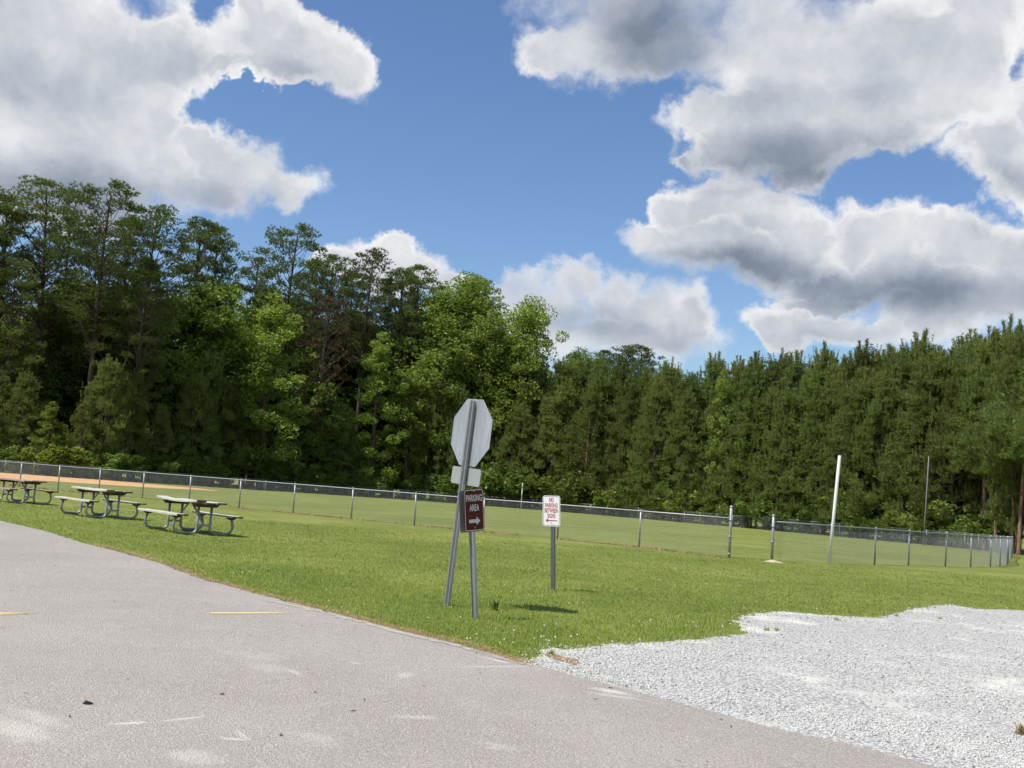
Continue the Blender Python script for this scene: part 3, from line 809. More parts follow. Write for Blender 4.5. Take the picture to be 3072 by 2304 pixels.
obj('arrow', plate('arrow', [(a, c-.118) for a, c in ar], -.0145, -.0130, M_ltext), pl)
for z in (.205, -.19): obj('bolt', bolt_me, pl, Matrix.Translation((0, -.012, z)))
bp = obj('back_plate', plate('back_plate', rrect(.305, .457, .035), .066, .0685, M_alud), t, Matrix.Translation((0, 0, zc-.012)))

# white NO PARKING sign
b = gp(1655.5, 1770)
t = thing('road_sign', 'white no parking between signs plate with red letters on a steel channel post', 'sign', mtx=upright(b, math.radians(-33), (-.060, .0)))
obj('post', channel('post', 1.39, .074, .042, M_chan), t)
mbp = MB(); mbp.box((-.017, -.0052, .01), (.017, -.0042, .95)); obj('web_shade', mbp.mesh('web_shade', M_chand), t)  # dark strip over the grey web paints in the shade of the recess
zc = 1.178
pl = obj('sign_plate', plate('sign_plate', rrect(.305, .457, .038), -.012, -.0095, M_white), t, Matrix.Translation((0, 0, zc)))
obj('border', ring_mesh('border', rrect(.283, .435, .030), rrect(.272, .424, .026), -.0130, M_black), pl)
for s_, z in (('NO', .160), ('PARKING', .082), ('BETWEEN', .003), ('SIGNS', -.076)): letters(pl, s_, .089, .60, z, -.0135, M_red, .0018)
ar = [(-.105, 0), (-.055, .030), (-.055, .007), (.105, .005), (.105, -.005), (-.055, -.007), (-.055, -.030)]
obj('arrow', plate('arrow', [(a, c-.142) for a, c in ar], -.0145, -.0130, M_red), pl)
obj('bolt', bolt_me, pl, Matrix.Translation((0, -.012, -.178))); obj('bolt', bolt_me, pl, Matrix.Translation((0, -.0135, .188)))

# octagonal sign seen from its bare aluminium back
b = gp(1337, 1818)
t = thing('road_sign', 'octagonal sign seen from its bare silver back above a small plate, post leaning', 'sign', mtx=upright(b, math.radians(-53), (.062, .0)))
obj('post', channel('post', 2.455, .084, .045, None, True), t)
R8 = .402/math.cos(math.pi/8)
oc = [(R8*math.cos(math.radians(22.5+45*k)), R8*math.sin(math.radians(22.5+45*k))) for k in range(8)]
pl = obj('octagon_plate', plate('octagon_plate', oc, .050, .0525, M_alu), t, Matrix.Translation((0, 0, 2.072)))
obj('red_face', plate('red_face', [(a*.985, c*.985) for a, c in oc], .0532, .0540, M_redf), pl)
obj('small_plate', plate('small_plate', rrect(.60, .205, .03), .050, .0525, M_alud), t, Matrix.Translation((0, 0, 1.545)))
for z in (1.61, 1.475, 2.39, 1.75): obj('bolt', bolt_me, t, Matrix.Translation((0, -.004, z)))
hm = MB()
for s_ in (-1, 1):
    for i in range(93):
        z = .05+i*.0254
        hm.box((s_*.0335-.0035, -.0012, z-.0035), (s_*.0335+.0035, -.0005, z+.0035))
ho = obj('punched_holes', hm.mesh('punched_holes', M_hole), t); ho['kind'] = 'stuff'

# ------------------------------------------------------------------ trees
def unit(v): return v/(np.linalg.norm(v, axis=-1, keepdims=True)+1e-9)
def blades(c, ax, n, L, w, spread, rg):
    """needle tufts: n thin triangles round each centre c, leaning along axis ax"""
    N = len(c)
    d = rg.normal(size=(N, n, 3)); d = unit(d)*spread + unit(ax)[:, None, :]
    d = unit(d)
    side = unit(np.cross(d, rg.normal(size=(N, n, 3))))
    ln = L*rg.uniform(.65, 1.25, (N, n, 1)); ww = w*rg.uniform(.7, 1.3, (N, n, 1))
    base = c[:, None, :]+d*0.02
    a = base+side*ww/2; b = base-side*ww/2; e = base+d*ln
    v = np.stack([a, b, e], 2).reshape(-1, 3)
    f_ = np.arange(len(v)).reshape(-1, 3)
    return v, f_
def leaves(c, n, R, size, rg, flat=.55):
    """leaf clumps: n small quads scattered in a blob of radius R round each centre"""
    N = len(c)
    o = rg.normal(size=(N, n, 3)); o = unit(o)*(rg.uniform(.35, 1, (N, n, 1))**.5)*np.asarray(R).reshape(-1, 1, 1)
    o[..., 2] *= .75
    p = c[:, None, :]+o
    nn = unit(rg.normal(size=(N, n, 3))*.8+np.array([-.25, 0, flat]))
    t1 = unit(np.cross(nn, rg.normal(size=(N, n, 3)))); t2 = np.cross(nn, t1)
    s = size*rg.uniform(.6, 1.35, (N, n, 1))
    v = np.stack([p-t1*s*.6, p+t2*s*.33, p+t1*s*.6, p-t2*s*.33], 2).reshape(-1, 3)
    f_ = np.arange(len(v)).reshape(-1, 4)
    return v, f_
def wood(mb, pts, r0, r1, n=5):
    k = len(pts); mb.tube(pts, [r0+(r1-r0)*i/(k-1) for i in range(k)], n, caps=False)
def bent(p, d, L, rg, k=4, lift=.15, wob=.10):
    pts = [Vector(p)]; d = Vector(d).normalized()
    for i in range(k):
        d = (d+Vector((rg.normal()*wob, rg.normal()*wob, lift/k+rg.normal()*wob*.5))).normalized()
        pts.append(pts[-1]+d*(L/k))
    return pts
def old_pine(seed, H=30., crown0=.50, W=4.3, dead=False, dens=1.0):
    """bare trunk under a rounded crown of flat needle pads carried on rising limbs"""
    rg = np.random.default_rng(seed); mb = MB(); tc_, ta = [], []
    lean = rg.normal(size=2)*.012*H
    def tp(u): return Vector((lean[0]*u*u+.15*math.sin(u*5+seed), lean[1]*u*u+.12*math.sin(u*4+2*seed), H*u))
    wood(mb, [tp(u)-(Vector((0, 0, .3)) if u == 0 else Vector()) for u in np.linspace(0, .955, 12)], .30, .07, 8)
    zc, hz = H*(1+crown0)/2, H*(1-crown0)/2
    npad = int(96*dens*(hz/8.0)**.7)
    for i in range(npad):
        cu = 1-2*(i+.5)/npad; cu = max(-.98, min(.985, cu+rg.normal()*.05))   # even spread in height
        az = i*2.39996+rg.normal()*.25
        rad = math.sqrt(1-cu*cu)*(1.0 if cu > -.2 else 1.0)*rg.uniform(.42, 1.0)
        sh = W*(1+.22*math.sin(2*az+seed)+.12*math.sin(3*az+2*seed))*(1-.18*max(0, -cu))
        z = zc+hz*cu*.96
        axis = tp(min(.95, max(.1, z/H)))
        c = Vector((axis.x+sh*rad*math.cos(az), axis.y+sh*rad*math.sin(az), z))
        # limb from the trunk, rising outwards
        u0 = max(crown0*.88, min(.93, z/H-.05-.10*rad))
        a0 = tp(u0); mid_ = a0.lerp(c, .55)+Vector((rg.normal()*.2, rg.normal()*.2, -.28*(c-a0).length*.35))
        wood(mb, [a0, a0.lerp(mid_, .5)+Vector((0, 0, .05)), mid_, mid_.lerp(c, .6), c], .075*(1.1-u0)+.03, .014, 4)
        pr = rg.uniform(.65, 1.25)*(W/4.4); n = int(rg.integers(34, 58)*(.55 if dead else 1.0)*pr)
        for m in range(n):
            o_ = rg.normal(size=3); o_ /= np.linalg.norm(o_)+1e-6; o_ *= rg.random()**.4
            tc_.append(c+Vector((o_[0]*pr, o_[1]*pr, o_[2]*pr*.48+.1))); ta.append(Vector((o_[0]*.5, o_[1]*.5, .75)))
        for m in range(3):
            a2 = rg.uniform(0, 6.28); wood(mb, [c-Vector((0, 0, .1)), c+Vector((math.cos(a2)*pr*.8, math.sin(a2)*pr*.8, .1))], .016, .006, 3)
    for i in range(10):             # dead stubs below the crown
        u = rg.uniform(crown0*.45, crown0*1.05); az = rg.uniform(0, 6.3)
        wood(mb, bent(tp(u), (math.cos(az), math.sin(az), .1), rg.uniform(.6, 2.4), rg, 3, 0, .1), .035, .008, 3)
    v, f_ = blades(np.array(tc_), np.array(ta), 13, .30, .046, .72, rg)
    return mb, v, f_
def young_pine(seed, H=14., W=2.6, low=.04, bare=0.0):
    """plantation pine: needle pads on short rising branches, upright shoots on the pads and a spiky tip"""
    rg = np.random.default_rng(seed); mb = MB(); tc_, ta, up_ = [], [], []
    ph = rg.uniform(0, 6)
    def tp(u): return Vector((.12*math.sin(u*4+ph), .12*math.cos(u*5+ph), H*u))
    wood(mb, [tp(u)-(Vector((0, 0, .3)) if u == 0 else Vector()) for u in np.linspace(0, .95, 9)], .13*H/14, .03, 7)
    lo = max(low, bare); npad = int(135*(1-lo))
    for i in range(npad):
        k = lo+(.90-lo)*((i+rg.random())/npad)
        prof = (1-k)**.88*(.82+.18*min(1, k/.2))+.05
        az = i*2.39996+rg.normal()*.3; rad = W*prof*(rg.uniform(.45, 1.05) if rg.random() < .8 else rg.uniform(.95, 1.3))
        base = tp(max(.02, k-.03)); c = Vector((base.x+rad*math.cos(az), base.y+rad*math.sin(az), H*k+.12*rad+rg.normal()*.15))
        mid_ = base.lerp(c, .55)-Vector((0, 0, .10*rad))
        wood(mb, [base, mid_, c], .026*(1-.6*k)+.008, .007, 3)
        pr = rg.uniform(.34, .66)*(.55+.45*min(1, prof/.5)); n = int(30*pr/.6)
        for m in range(n):
            o_ = rg.normal(size=3); o_ /= np.linalg.norm(o_)+1e-6; o_ *= rg.random()**.4
            tc_.append(c+Vector((o_[0]*pr, o_[1]*pr, o_[2]*pr*.55))); ta.append(Vector((o_[0]*.5+.3*math.cos(az), o_[1]*.5+.3*math.sin(az), 1.05)))
        for m in range(int(rg.integers(4, 8))):
            q = c+Vector((rg.normal()*pr*.6, rg.normal()*pr*.6, pr*.10)); l_ = rg.uniform(.35, .75)
            for w_ in np.linspace(0, 1, 5): up_.append(q+Vector((.10*w_*math.cos(az), .10*w_*math.sin(az), l_*w_)))
    top_ = []
    for m in range(int(rg.integers(9, 14))):          # leader and upright side shoots make the spiky tip
        a_ = rg.uniform(0, 6.28); r_ = 0 if m == 0 else rg.uniform(.10, .5); h_ = 1.8 if m == 0 else rg.uniform(.8, 1.5)
        b_ = tp(.85 if m == 0 else rg.uniform(.78, .90))+Vector((r_*math.cos(a_), r_*math.sin(a_), 0))
        for q in np.linspace(0, 1, 14): top_.append(b_+Vector((.15*q*math.cos(a_), .15*q*math.sin(a_), h_*q)))
    v1, f1_ = blades(np.array(tc_), np.array(ta), 12, .25, .036, .72, rg)
    v2, f2_ = blades(np.array(up_), np.tile([[0, 0, 1.]], (len(up_), 1)), 11, .17, .032, .60, rg)
    v3, f3_ = blades(np.array(top_), np.tile([[0, 0, 1.]], (len(top_), 1)), 13, .26, .048, .75, rg)
    return mb, np.concatenate([v1, v2, v3]), np.concatenate([f1_, f2_+len(v1), f3_+len(v1)+len(v2)])
def hardwood(seed, H=16., W=4.0, low=.15, lobes=60, leaf=.165, per=150, round_=.8):
    rg = np.random.default_rng(seed); mb = MB(); cs, rr = [], []
    lean = rg.normal(size=2)*.02*H
    def tp(u): return Vector((lean[0]*u+.2*math.sin(u*4+seed), lean[1]*u+.2*math.cos(u*3+seed), H*u))
    wood(mb, [tp(u)-(Vector((0, 0, .3)) if u == 0 else Vector()) for u in np.linspace(0, .9, 9)], .016*H, .03, 7)
    for i in range(lobes):
        u = low+(.97-low)*((i+rg.random())/lobes)
        k = (u-low)/(1-low)
        prof = math.sin(math.pi*min(1, .20+.78*k))**round_
        az = i*2.4+rg.uniform(-.6, .6); L = W*prof*rg.uniform(.35, 1.1); el = .25+.6*k+rg.uniform(-.2, .2)
        b0 = tp(max(.1, u-.06)); pts = bent(b0, (math.cos(az)*math.cos(el), math.sin(az)*math.cos(el), math.sin(el)), L, rg, 4, .15, .14)
        wood(mb, pts, .05*(1-.6*k)+.01, .012, 4)
        cs.append(pts[4]); rr.append(W*.24*rg.uniform(.55, 1.25))
        cs.append(pts[3]+Vector(rg.normal(size=3)*.3)); rr.append(W*.18*rg.uniform(.6, 1.2))
        if L > W*.5: cs.append(pts[2]+Vector(rg.normal(size=3)*.45)); rr.append(W*.16)
    cs.append(tp(.98)); rr.append(W*.18)
    v, f_ = leaves(np.array(cs), per, rr, leaf, rg)
    return mb, v, f_
def shrub(seed, H=3.2, W=1.9, leaf=.17, n=22, per=80):
    rg = np.random.default_rng(seed); mb = MB(); cs, rr = [], []
    for i in range(n):
        az = rg.uniform(0, 6.28); el = rg.uniform(.5, 1.45); L = H*rg.uniform(.45, .95)
        d = Vector((math.cos(az)*math.cos(el)*W/H*1.4, math.sin(az)*math.cos(el)*W/H*1.4, math.sin(el)))
        pts = bent((rg.normal()*.15, rg.normal()*.15, -.1), d, L, rg, 4, .1, .12)
        wood(mb, pts, .025, .006, 4)
        cs += [pts[4], pts[3]]; rr += [W*.28*rg.uniform(.6, 1.3), W*.25]
    v, f_ = leaves(np.array(cs), per, rr, leaf, rg)
    return mb, v, f_
KIND = {}
def kind(key, made, bark, foliage, H):
    mb, v, f_ = made
    KIND[key] = (mb.mesh('trunk', bark, True), np_mesh('crown', v, f_, foliage), H)
for k in range(4): kind(('old', k), old_pine(11+k, 30, (.50, .58, .46, .60)[k], (4.4, 3.9, 4.9, 3.6)[k]), M_bark, M_pine, 30.)
kind(('dense', 0), old_pine(31, 26, .18, 4.6, dens=1.1), M_bark, M_pine, 26.)
for k in range(5): kind(('young', k), young_pine(41+k, 14, (3.0, 3.4, 2.8, 3.5, 3.1)[k], bare=(0, 0, .1, 0, .16)[k]), M_bark2 if k == 4 else M_bark, M_ypine, 14.)
kind(('young', 5), young_pine(55, 14, 3.2, bare=.40), M_bark2, M_ypine, 14.)
for k in range(4): kind(('hard', k), hardwood(61+k, 16, (3.6, 4.4, 3.0, 4.0)[k], (.12, .25, .08, .3)[k], (54, 64, 44, 60)[k]), M_bark, M_hard, 16.)
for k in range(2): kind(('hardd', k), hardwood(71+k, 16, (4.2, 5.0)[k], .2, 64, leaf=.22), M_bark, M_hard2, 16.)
for k in range(3): kind(('shrub', k), shrub(81+k, 3.0, (1.7, 2.1, 1.5)[k]), M_barkd, M_hard2 if k != 2 else M_hard, 3.0)
kind(('dead', 0), old_pine(91, 20, .25, 3.2, dead=True, dens=.8), M_barkd, M_deadn, 20.)

FAZ = sorted([(math.atan2(v.x, v.y), v.length) for v in FAR])
faz = np.array([a for a, _ in FAZ]); fds = np.array([d for _, d in FAZ])
def fence_dist(az):
    # widest distance the outfield fence reaches in that direction
    m = np.abs(faz-az) < .012
    return float(fds[m].max()) if m.any() else float(np.interp(az, faz, fds))
def tree_at(name, key, px, py, extra, label, cat='tree', group=None, wide=1.0, yaw=None, dist=None):
    """a tree whose tip lies on the sight line through (px, py), standing `extra` metres behind the outfield fence"""
    d = ray(px, py); az = math.atan2(d.x, d.y); h = math.hypot(d.x, d.y)
    D = dist if dist else fence_dist(az)+extra
    x, y = d.x/h*D, d.y/h*D; ztop = CAMH+d.z/h*D
    z = gz(x, y); H = ztop-z
    tr, cr_, H0 = KIND[key]
    s = H/H0
    m = Matrix.Translation((x, y, z)) @ Matrix.Rotation(rnd.uniform(0, 6.28) if yaw is None else yaw, 4, 'Z') @ Matrix.Diagonal((s*wide, s*wide, s, 1))
    t = thing(name, label, cat, mtx=m, group=group)
    obj('trunk', tr, t); obj('crown', cr_, t)
    return t
G_OLD = 'tall old pines of the woods'
L_OLD = 'tall old pine with a bare trunk and a rounded open crown in the woods'
# skyline pines on the left (2212 px view coordinates of their tips)
for (x, y, e, k, w) in ((118,392,14,0,1.25),(20,425,16,1,1.2),(-55,400,12,2,1.2),(228,396,10,2,1.15),(330,448,13,0,1.1),(430,468,16,3,1.05),(478,492,18,1,1.0),
                        (628,487,12,2,1.05),(716,552,18,1,.95),(690,560,24,3,.9),(800,542,14,0,1.0),(868,578,16,3,1.0),(912,576,12,1,1.0),(1042,598,22,0,.9),
                        (560,560,24,1,1.0),(760,585,26,3,.9),(836,600,25,2,.85),(960,620,28,1,.9),(285,470,22,3,1.1),(150,470,26,1,1.1)):
    tree_at('pine_tree', ('old', k), x*V, y*V, e, L_OLD, group=G_OLD, wide=w)
tree_at('pine_tree', ('dense', 0), 318*V, 560*V, 6, 'broad dark pine branched nearly to the ground in front of the tall old pines', wide=1.0)
tree_at('pine_tree', ('dense', 0), 40*V, 560*V, 9, 'dark drooping pine with layered branches beneath the tallest old pines', wide=.95)
tree_at('dead_pine', ('dead', 0), 705*V, 640*V, 4, 'brown dying pine with bare twisted branches among green trees', wide=1.1)
# dark pines behind the young plantation
for (x, y, e, k, w) in ((1345,744,40,2,1.1),(1392,748,42,0,1.1),(1310,758,40,1,1.0)):
    tree_at('pine_tree', ('old', k), x*V, y*V, e, 'distant dark old pine crown rising above the young plantation', group='old pines behind the plantation', wide=w)
# broad-leaved trees
HW = [(588,632,3.5,0,1.15,'hard','bright green broad-leaved tree glowing in the sun, narrow at the tip'),
      (832,720,3.5,2,1.2,'hard','bright green slender broad-leaved tree beneath the thin-trunked pines'),
      (1000,588,10,1,1.25,'hard','tall light green broad-leaved tree with a high domed crown'),
      (1060,690,7,3,1.25,'hard','broad light green tree of middle height beside the tall domed one'),
      (1138,640,9,3,1.0,'hard','light green tree with an open ragged crown at the end of the tall woods'),
      (470,610,12,1,1.2,'hardd','mid green broad-leaved tree between two tall pine trunks'),
      (250,640,15,0,1.3,'hardd','dark green broad-leaved tree behind the bare trunk of a tall pine'),
      (30,720,12,1,1.3,'hardd','dark green broad-leaved tree at the left end of the woods'),
      (120,690,17,0,1.2,'hardd','shaded broad-leaved tree among the old pine trunks'),
      (380,760,10,1,1.1,'hardd','low dark broad-leaved tree behind the small pines'),
      (690,800,5,0,1.2,'hardd','low dark broad-leaved tree under the dying pine'),
      (950,760,7,3,1.2,'hardd','dark green broad-leaved tree behind the octagonal sign'),
      (895,800,2.5,2,1.0,'hard','small bright broad-leaved tree left of the octagonal sign'),
      (1255,752,28,1,1.2,'hard','yellow-green treetop just above the young plantation')]
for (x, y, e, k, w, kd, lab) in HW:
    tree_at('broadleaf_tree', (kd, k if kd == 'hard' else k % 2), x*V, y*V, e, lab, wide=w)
# more shaded trees deep in the left woods close the gaps between the trunks
r2 = random.Random(5)
for i in range(26):
    x = -60+i*46+r2.uniform(-15, 15); y = 640+r2.uniform(-30, 90)+max(0, x-700)*.12
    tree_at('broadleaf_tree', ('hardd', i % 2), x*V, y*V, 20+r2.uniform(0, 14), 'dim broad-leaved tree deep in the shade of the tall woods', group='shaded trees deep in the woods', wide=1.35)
for i in range(34):
    x = -80+i*42+r2.uniform(-12, 12); y = 800+r2.uniform(-40, 60)+max(0, x-700)*.10
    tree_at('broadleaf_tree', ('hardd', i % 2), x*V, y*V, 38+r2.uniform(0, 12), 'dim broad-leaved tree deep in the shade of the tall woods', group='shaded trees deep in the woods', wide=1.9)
# small pines along the edge of the left woods
for (x, y, e, k, w) in ((238,762,3,0,1.25),(185,860,3,1,1.2),(296,800,4,2,1.2),(352,868,3,3,1.1),(462,745,4,1,1.2),(430,800,3,0,1.2),(505,830,3.5,2,1.1),(622,880,3,3,1.0),
                        (685,850,4,0,1.2),(730,860,3,1,1.2),(560,900,3,2,1.0),(60,800,5,3,1.3),(-20,840,4,1,1.3),(110,930,3,2,1.1),(955,800,4,0,1.1),(1000,830,3,2,1.1),(760,905,3,3,1.0)):
    tree_at('pine_tree', ('young', k), x*V, y*V, e, 'small bushy pine at the foot of the tall woods', group='small pines at the edge of the tall woods', wide=w*.95)
# the young pine plantation on the right
SK = [(1040,850),(1090,800),(1150,775),(1200,765),(1250,778),(1300,770),(1350,775),(1400,765),(1440,758),(1500,782),(1550,776),(1600,768),(1650,772),(1700,757),(1740,760),(1780,735),(1820,752),(1862,740),(1900,748),(1950,712),(2000,716),(2050,730),(2104,684),(2150,704),(2200,672),(2260,665),(2330,640),(2420,640)]
sx_, sy_ = [p[0] for p in SK], [p[1] for p in SK]
Lp = 'young plantation pine with upright shoots in the dense stand behind the outfield fence'
i = 0
for row, (e, dy, step) in enumerate(((2.5, 62, 74), (5.5, 28, 68), (9, -2, 50), (13, 24, 60), (18, 34, 62))):
    x = 1048+row*17
    while x < 2420:
        y = np.interp(x, sx_, sy_)+dy+(r2.uniform(-6, 30) if r2.random() < .8 else r2.uniform(-24, -6))
        tree_at('pine_tree', ('young', 5 if (x > 2085 and row < 3) else (i*3+row) % 5), x*V, y*V, e+r2.uniform(-.8, .8), Lp, group='young plantation pines', wide=1.05*r2.uniform(.9, 1.3))
        x += step*r2.uniform(.75, 1.2); i += 1
# bare red trunks at the right end
for (x, y, e) in ((2165, 800, 2.2), (2195, 780, 2.0), (2130, 790, 3.5)):
    tree_at('pine_tree', ('young', 5), x*V, y*V, e, 'plantation pine with a bare reddish trunk near the end of the fence', group='bare-stemmed pines at the fence corner', wide=1.1)
# broad-leaved saplings in front of the plantation
for (x, y, e, k, w, lab) in ((1610,890,.7,2,.9,'bright sapling climbing through the pines above the gate opening'),(1572,800,2.5,2,.7,'thin pale sapling poking out of the plantation'),
                        (1380,985,1.2,0,1.1,'light green low tree beside the short white pole'),(1690,1000,1.2,2,1.2,'light green low tree behind the gate opening'),(1640,1010,1.5,3,1.2,'low leafy tree in front of the pines near the gate opening')):
    tree_at('broadleaf_tree', ('hard', k), x*V, y*V, e, lab, wide=w)
# undergrowth along the woods
Ls = 'leafy shrub growing along the foot of the woods behind the fence'
x = -30
while x < 2130:
    fy = np.interp(x, [0, 1106, 2212], [1010, 1085, 1180])
    y = fy-(r2.uniform(28, 75) if x < 1050 or r2.random() < .35 else r2.uniform(40, 110))
    tree_at('shrub', ('shrub', r2.randrange(3)), x*V, y*V, r2.uniform(1.0, 2.6), Ls, 'shrub', 'shrubs along the foot of the woods', wide=1.25)
    x += r2.uniform(22, 46) if r2.random() < .92 else r2.uniform(60, 90)
tree_at('shrub', ('shrub', 0), 262*V, 972*V, .9, 'rounded yellow-green shrub standing alone at the woods edge above the clay', 'shrub', wide=1.5)
tree_at('broadleaf_tree', ('hard', 2), 118*V, 868*V, 1.6, 'sprawling pale-leaved small tree in front of the little pines', wide=1.5)
tree_at('broadleaf_tree', ('hard', 1), 595*V, 985*V, 1.2, 'tiny pale-leaved tree by the fence under the bright tall one', wide=1.2)

# ------------------------------------------------------------------ lawn, clover, gravel chips
def lawn_mesh(n, ymin, ymax, hw, power, h, w0, seed, material, keep=None, name='grass'):
    rg = np.random.default_rng(seed)
    u = rg.random(n)
    y = 1/((1/ymin)+(1/ymax-1/ymin)*u) if power == 2 else ymin*(ymax/ymin)**u
    x = (rg.random(n)*2-1)*(hw*y+1.5)
    m = ~inside(asphalt_poly, x+rg.normal(size=n)*.03, y+rg.normal(size=n)*.03) & ~inside(gravel_poly, x+rg.normal(size=n)*.10, y+rg.normal(size=n)*.16)
    if keep is not None: m &= keep(x, y)
    x, y = x[m], y[m]; n = len(x)
    cl = .75+.5*np.sin(x*2.1+np.sin(y*1.7))*np.sin(y*1.3+x*.6)
    hh = h*rg.uniform(.55, 1.35, n)*(.8+.3*cl)
    ww = w0*(y/10)*rg.uniform(.7, 1.3, n)
    az = rg.uniform(0, 6.283, n); ln = rg.uniform(.1, .75, n)*hh
    b_ = np.stack([x, y, GA*x+GB*y-.004], -1)
    s = np.stack([np.cos(az+1.57), np.sin(az+1.57), 0*az], -1)*ww[:, None]/2
    tip = b_+np.stack([np.cos(az)*ln, np.sin(az)*ln, hh], -1)
    mid = b_+np.stack([np.cos(az)*ln*.3, np.sin(az)*ln*.3, hh*.6], -1)
    v = np.stack([b_-s, b_+s, mid+s*.8, tip, mid-s*.8], 1).reshape(-1, 3)
    i0 = np.arange(n)*5
    f_ = np.concatenate([np.stack([i0, i0+1, i0+2], -1), np.stack([i0, i0+2, i0+4], -1), np.stack([i0+4, i0+2, i0+3], -1)])
    return np_mesh(name, v, f_, material)
o = obj('grass', lawn_mesh(330000, 8.0, 34.0, .56, 2, .031, .0058, 1, M_blade)); tag(o, 'short mown green grass of the lawn around the signs and tables', 'grass', kind='stuff')
# dry grass under the fence line and at the drive's edge
rg = np.random.default_rng(9)
def strip_blades(pts, n, spread, h, w, name, material, seed):
    rg = np.random.default_rng(seed); pts = np.array(pts); seg = np.diff(pts, axis=0); L = np.hypot(seg[:, 0], seg[:, 1]); c = np.concatenate([[0], np.cumsum(L)])
    s = rg.random(n)*c[-1]; dens = .5+.5*np.sin(s*.9)+.4*np.sin(s*2.3+1); m = rg.random(n) < dens+.15; s = s[m]; n = len(s)
    x = np.interp(s, c, pts[:, 0])+rg.normal(size=n)*spread; y = np.interp(s, c, pts[:, 1])+rg.normal(size=n)*spread
    dist = np.hypot(x, y)
    az = rg.uniform(0, 6.283, n); hh = h*rg.uniform(.4, 1.4, n); ln = rg.uniform(.2, 1.3, n)*hh; ww = w*dist/10
    b_ = np.stack([x, y, GA*x+GB*y], -1); sd = np.stack([-np.sin(az), np.cos(az), 0*az], -1)*ww[:, None]/2
    tip = b_+np.stack([np.cos(az)*ln, np.sin(az)*ln, hh], -1)
    v = np.stack([b_-sd, b_+sd, tip], 1).reshape(-1, 3)
    return np_mesh(name, v, np.arange(len(v)).reshape(-1, 3), material)
o = obj('dry_grass', strip_blades([tuple(p) for p in posts], 9000, .09, .07, .008, 'dry_grass', M_straw, 4)); tag(o, 'straw-coloured dead grass in a thin line under the near fence', 'dry grass', kind='stuff')
o = obj('dry_grass', strip_blades([(x+.06, y+.07) for x, y in edge[3:]], 5000, .05, .035, .006, 'dry_grass', M_straw, 5)); tag(o, 'short dead brown grass along the edge of the drive', 'dry grass', kind='stuff')
# clover heads
def clover(n, seed):
    rg = np.random.default_rng(seed); V_, F_ = [], []
    oct_ = np.array([(1,0,0),(-1,0,0),(0,1,0),(0,-1,0),(0,0,1),(0,0,-1)], float); of = np.array([(0,2,4),(2,1,4),(1,3,4),(3,0,4),(2,0,5),(1,2,5),(3,1,5),(0,3,5)])
    c = []
    while len(c) < n:
        y = 9.5+rg.random()**1.6*12; x = rg.uniform(-.30, .42)*y
        q = math.sin(x*1.9+1)*math.sin(y*1.4)+rg.normal()*.6
        if q < .35: continue
        X = np.array([x]); Y = np.array([y])
        if inside(asphalt_poly, X, Y)[0] or inside(gravel_poly, X, Y)[0]: continue
        c.append((x, y))
    for k, (x, y) in enumerate(c):
        r = rg.uniform(.006, .010)
        V_.append(oct_*r+np.array([x, y, gz(x, y)+.055+rg.uniform(0, .02)])); F_.append(of+6*k)
    return np_mesh('clover_flowers', np.concatenate(V_), np.concatenate(F_), M_clover)
o = obj('clover_flowers', clover(110, 3)); tag(o, 'tiny white clover heads scattered in the lawn by the signs', 'clover', kind='stuff')
# loose limestone chips on the gravel lot, a few strays on the drive
def chips(n, seed):
    rg = np.random.default_rng(seed)
    u = rg.random(n); y = 1/((1/5.2)+(1/22.-1/5.2)*u); x = y*rg.uniform(-.02, .56, n)
    m = inside(gravel_poly, x+rg.normal(size=n)*.10, y+rg.normal(size=n)*.18) & ~inside(asphalt_poly, x+rg.normal(size=n)*.05, y+rg.normal(size=n)*.06); wn = np.sin(x*1.3+np.sin(y*.9)*1.5)*np.sin(y*1.1+x*.5)+rg.normal(size=len(x))*.35
    m &= wn < .30
    x, y = x[m], y[m]
    # strays
    k = 900; ys = 5+rg.random(k)*8; xs2 = rg.uniform(-.5, .45, k)*ys; ms = inside(asphalt_poly, xs2, ys) & (rg.random(k) < .7)
    dz = np.concatenate([np.full(len(x), .003), np.full(ms.sum(), .012)]); sz = np.concatenate([(.003+.010*rg.random(len(x))**3)*(.70+y/18), rg.uniform(.002, .005, ms.sum())])
    x = np.concatenate([x, xs2[ms]]); y = np.concatenate([y, ys[ms]]); n = len(x)
    oct_ = np.array([(1,0,0),(-1,0,0),(0,1,0),(0,-1,0),(0,0,1),(0,0,-1)], float); of = np.array([(0,2,4),(2,1,4),(1,3,4),(3,0,4),(2,0,5),(1,2,5),(3,1,5),(0,3,5)])
    V_ = oct_[None]*rg.uniform(.5, 1.35, (n, 6, 1)); V_[..., 2] *= .62
    a = rg.uniform(0, 6.283, n); ca, sa = np.cos(a)[:, None], np.sin(a)[:, None]
    X = V_[..., 0]*ca-V_[..., 1]*sa; Y = V_[..., 0]*sa+V_[..., 1]*ca; Z = V_[..., 2]+.35*X*rg.normal(size=(n, 1))
    P = np.stack([X, Y, Z], -1)*sz[:, None, None]+np.stack([x, y, GA*x+GB*y+dz+sz*.3], -1)[:, None, :]
    f_ = (of[None]+6*np.arange(n)[:, None, None]).reshape(-1, 3)
    return np_mesh('gravel_chips', P.reshape(-1, 3), f_, M_stone)
o = obj('gravel_chips', chips(170000, 6)); tag(o, 'loose pale limestone chips strewn over the gravel lot', 'gravel', kind='stuff')

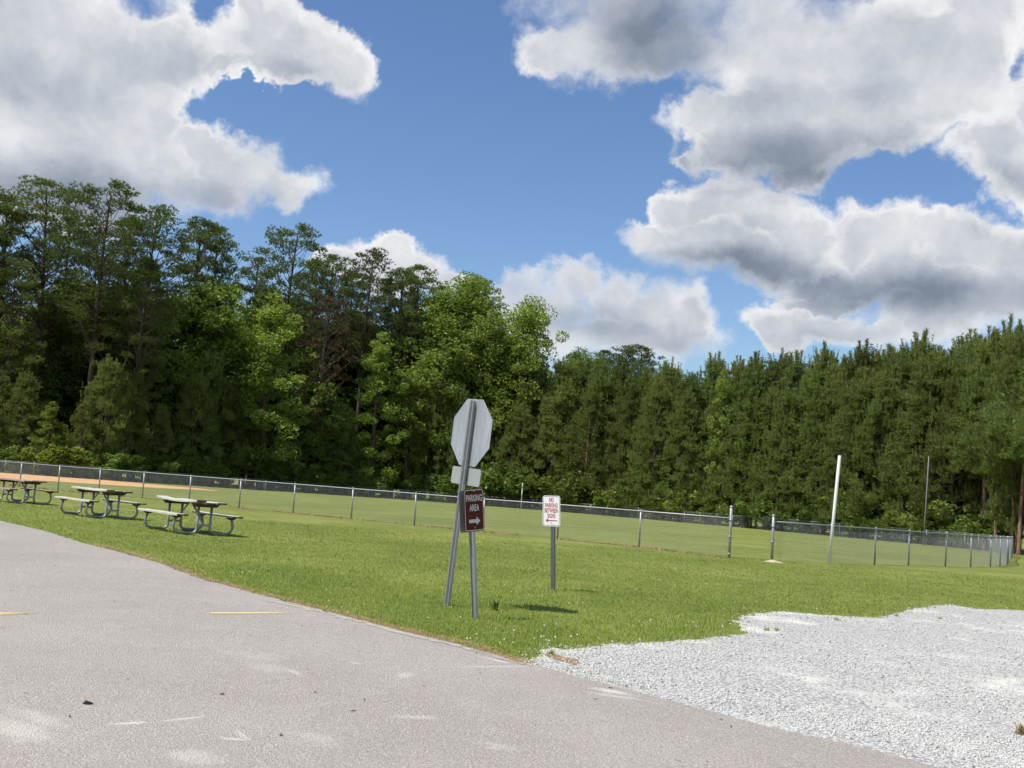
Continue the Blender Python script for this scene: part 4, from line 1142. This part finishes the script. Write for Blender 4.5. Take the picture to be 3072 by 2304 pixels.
# small weed by the sign post and a dry tuft at the right edge of the gravel
def tuft(name, p, n, h, spread, w, material, label, cat, seed):
    rg = np.random.default_rng(seed); az = rg.uniform(0, 6.283, n); ln = rg.uniform(.2, 1, n)*spread; hh = h*rg.uniform(.5, 1.1, n)
    b_ = np.stack([rg.normal(size=n)*spread*.18, rg.normal(size=n)*spread*.18, np.full(n, -.005)], -1)
    mid = b_+np.stack([np.cos(az)*ln*.45, np.sin(az)*ln*.45, hh*.8], -1); tip = b_+np.stack([np.cos(az)*ln, np.sin(az)*ln, hh], -1)
    s = np.stack([-np.sin(az), np.cos(az), 0*az], -1)*w/2
    v = np.stack([b_-s*.5, b_+s*.5, mid+s, tip, mid-s], 1).reshape(-1, 3); i0 = np.arange(n)*5
    f_ = np.concatenate([np.stack([i0, i0+1, i0+2], -1), np.stack([i0, i0+2, i0+4], -1), np.stack([i0+4, i0+2, i0+3], -1)])
    o = obj(name, np_mesh(name, v, f_, material), mtx=Matrix.Translation(p)); return tag(o, label, cat)
tuft('weed', gp(1485, 1832), 16, .14, .12, .020, M_weed, 'dark broad-bladed weed in the lawn right of the brown sign post', 'weed', 1)
tuft('grass_tuft', gp(3070, 2206), 90, .08, .12, .006, M_straw, 'dry yellowish grass tuft growing in the gravel at its edge', 'grass tuft', 2)
for k, (x, y) in enumerate(((2260,1848),(2300,1893),(2330,1893),(2620,1845),(2690,1850),(1650,1965),(2510,1862),(2820,1858))):
    tuft('grass_tuft', gp(x, y), 30, .05, .08, .007, M_blade, 'little green grass tuft rooted in the rim of the gravel', 'grass tuft', 10+k)['group'] = 'grass tufts on the gravel rim'

# bits of dry leaf and bark on the drive
def bits(n, seed):
    rg = np.random.default_rng(seed); y = 5.5+rg.random(n)*14; x = rg.uniform(-.5, .25, n)*y; m = inside(asphalt_poly, x, y); x, y = x[m], y[m]; n = len(x)
    a = rg.uniform(0, 6.283, n); l = rg.uniform(.008, .030, n); w = l*rg.uniform(.2, .5, n)
    c = np.stack([x, y, GA*x+GB*y+.0165], -1); d = np.stack([np.cos(a), np.sin(a), 0*a], -1); e = np.stack([-np.sin(a), np.cos(a), 0*a], -1); z = np.array([0, 0, 1.])
    v = np.stack([c-d*l[:, None], c+e*w[:, None]+z*.004, c+d*l[:, None]+z*.002, c-e*w[:, None]], 1).reshape(-1, 3)
    return np_mesh('leaf_litter', v, np.arange(len(v)).reshape(-1, 4), M_bark)
tag(obj('leaf_litter', bits(130, 8)), 'scattered dark bits of dry leaf and bark on the drive', 'leaf litter', kind='stuff')
# black scrap on the drive
mb = MB(); r3 = random.Random(4); n = 9; vs = [(0, 0, .018)]
for f_, z in ((.45, .026), (.9, .012), (1.0, -.002)):
    for i_ in range(n):
        a = 2*math.pi*i_/n; q = f_*(.022+.008*math.cos(a)+r3.uniform(-.005, .005)); vs.append((q*math.cos(a)*1.25, q*math.sin(a), z*.55*r3.uniform(.6, 1.4)))
fs = [(0, 1+i_, 1+(i_+1) % n) for i_ in range(n)]
for k in range(2):
    for i_ in range(n): fs.append((1+k*n+i_, 1+(k+1)*n+i_, 1+(k+1)*n+(i_+1) % n, 1+k*n+(i_+1) % n))
mb.add(vs, fs)
p = gp(258, 2118); p.z += .013
tag(obj('rubber_scrap', mb.mesh('rubber_scrap', M_lump), mtx=Matrix.Translation(p)), 'small black crumpled scrap lying on the grey asphalt', 'litter')
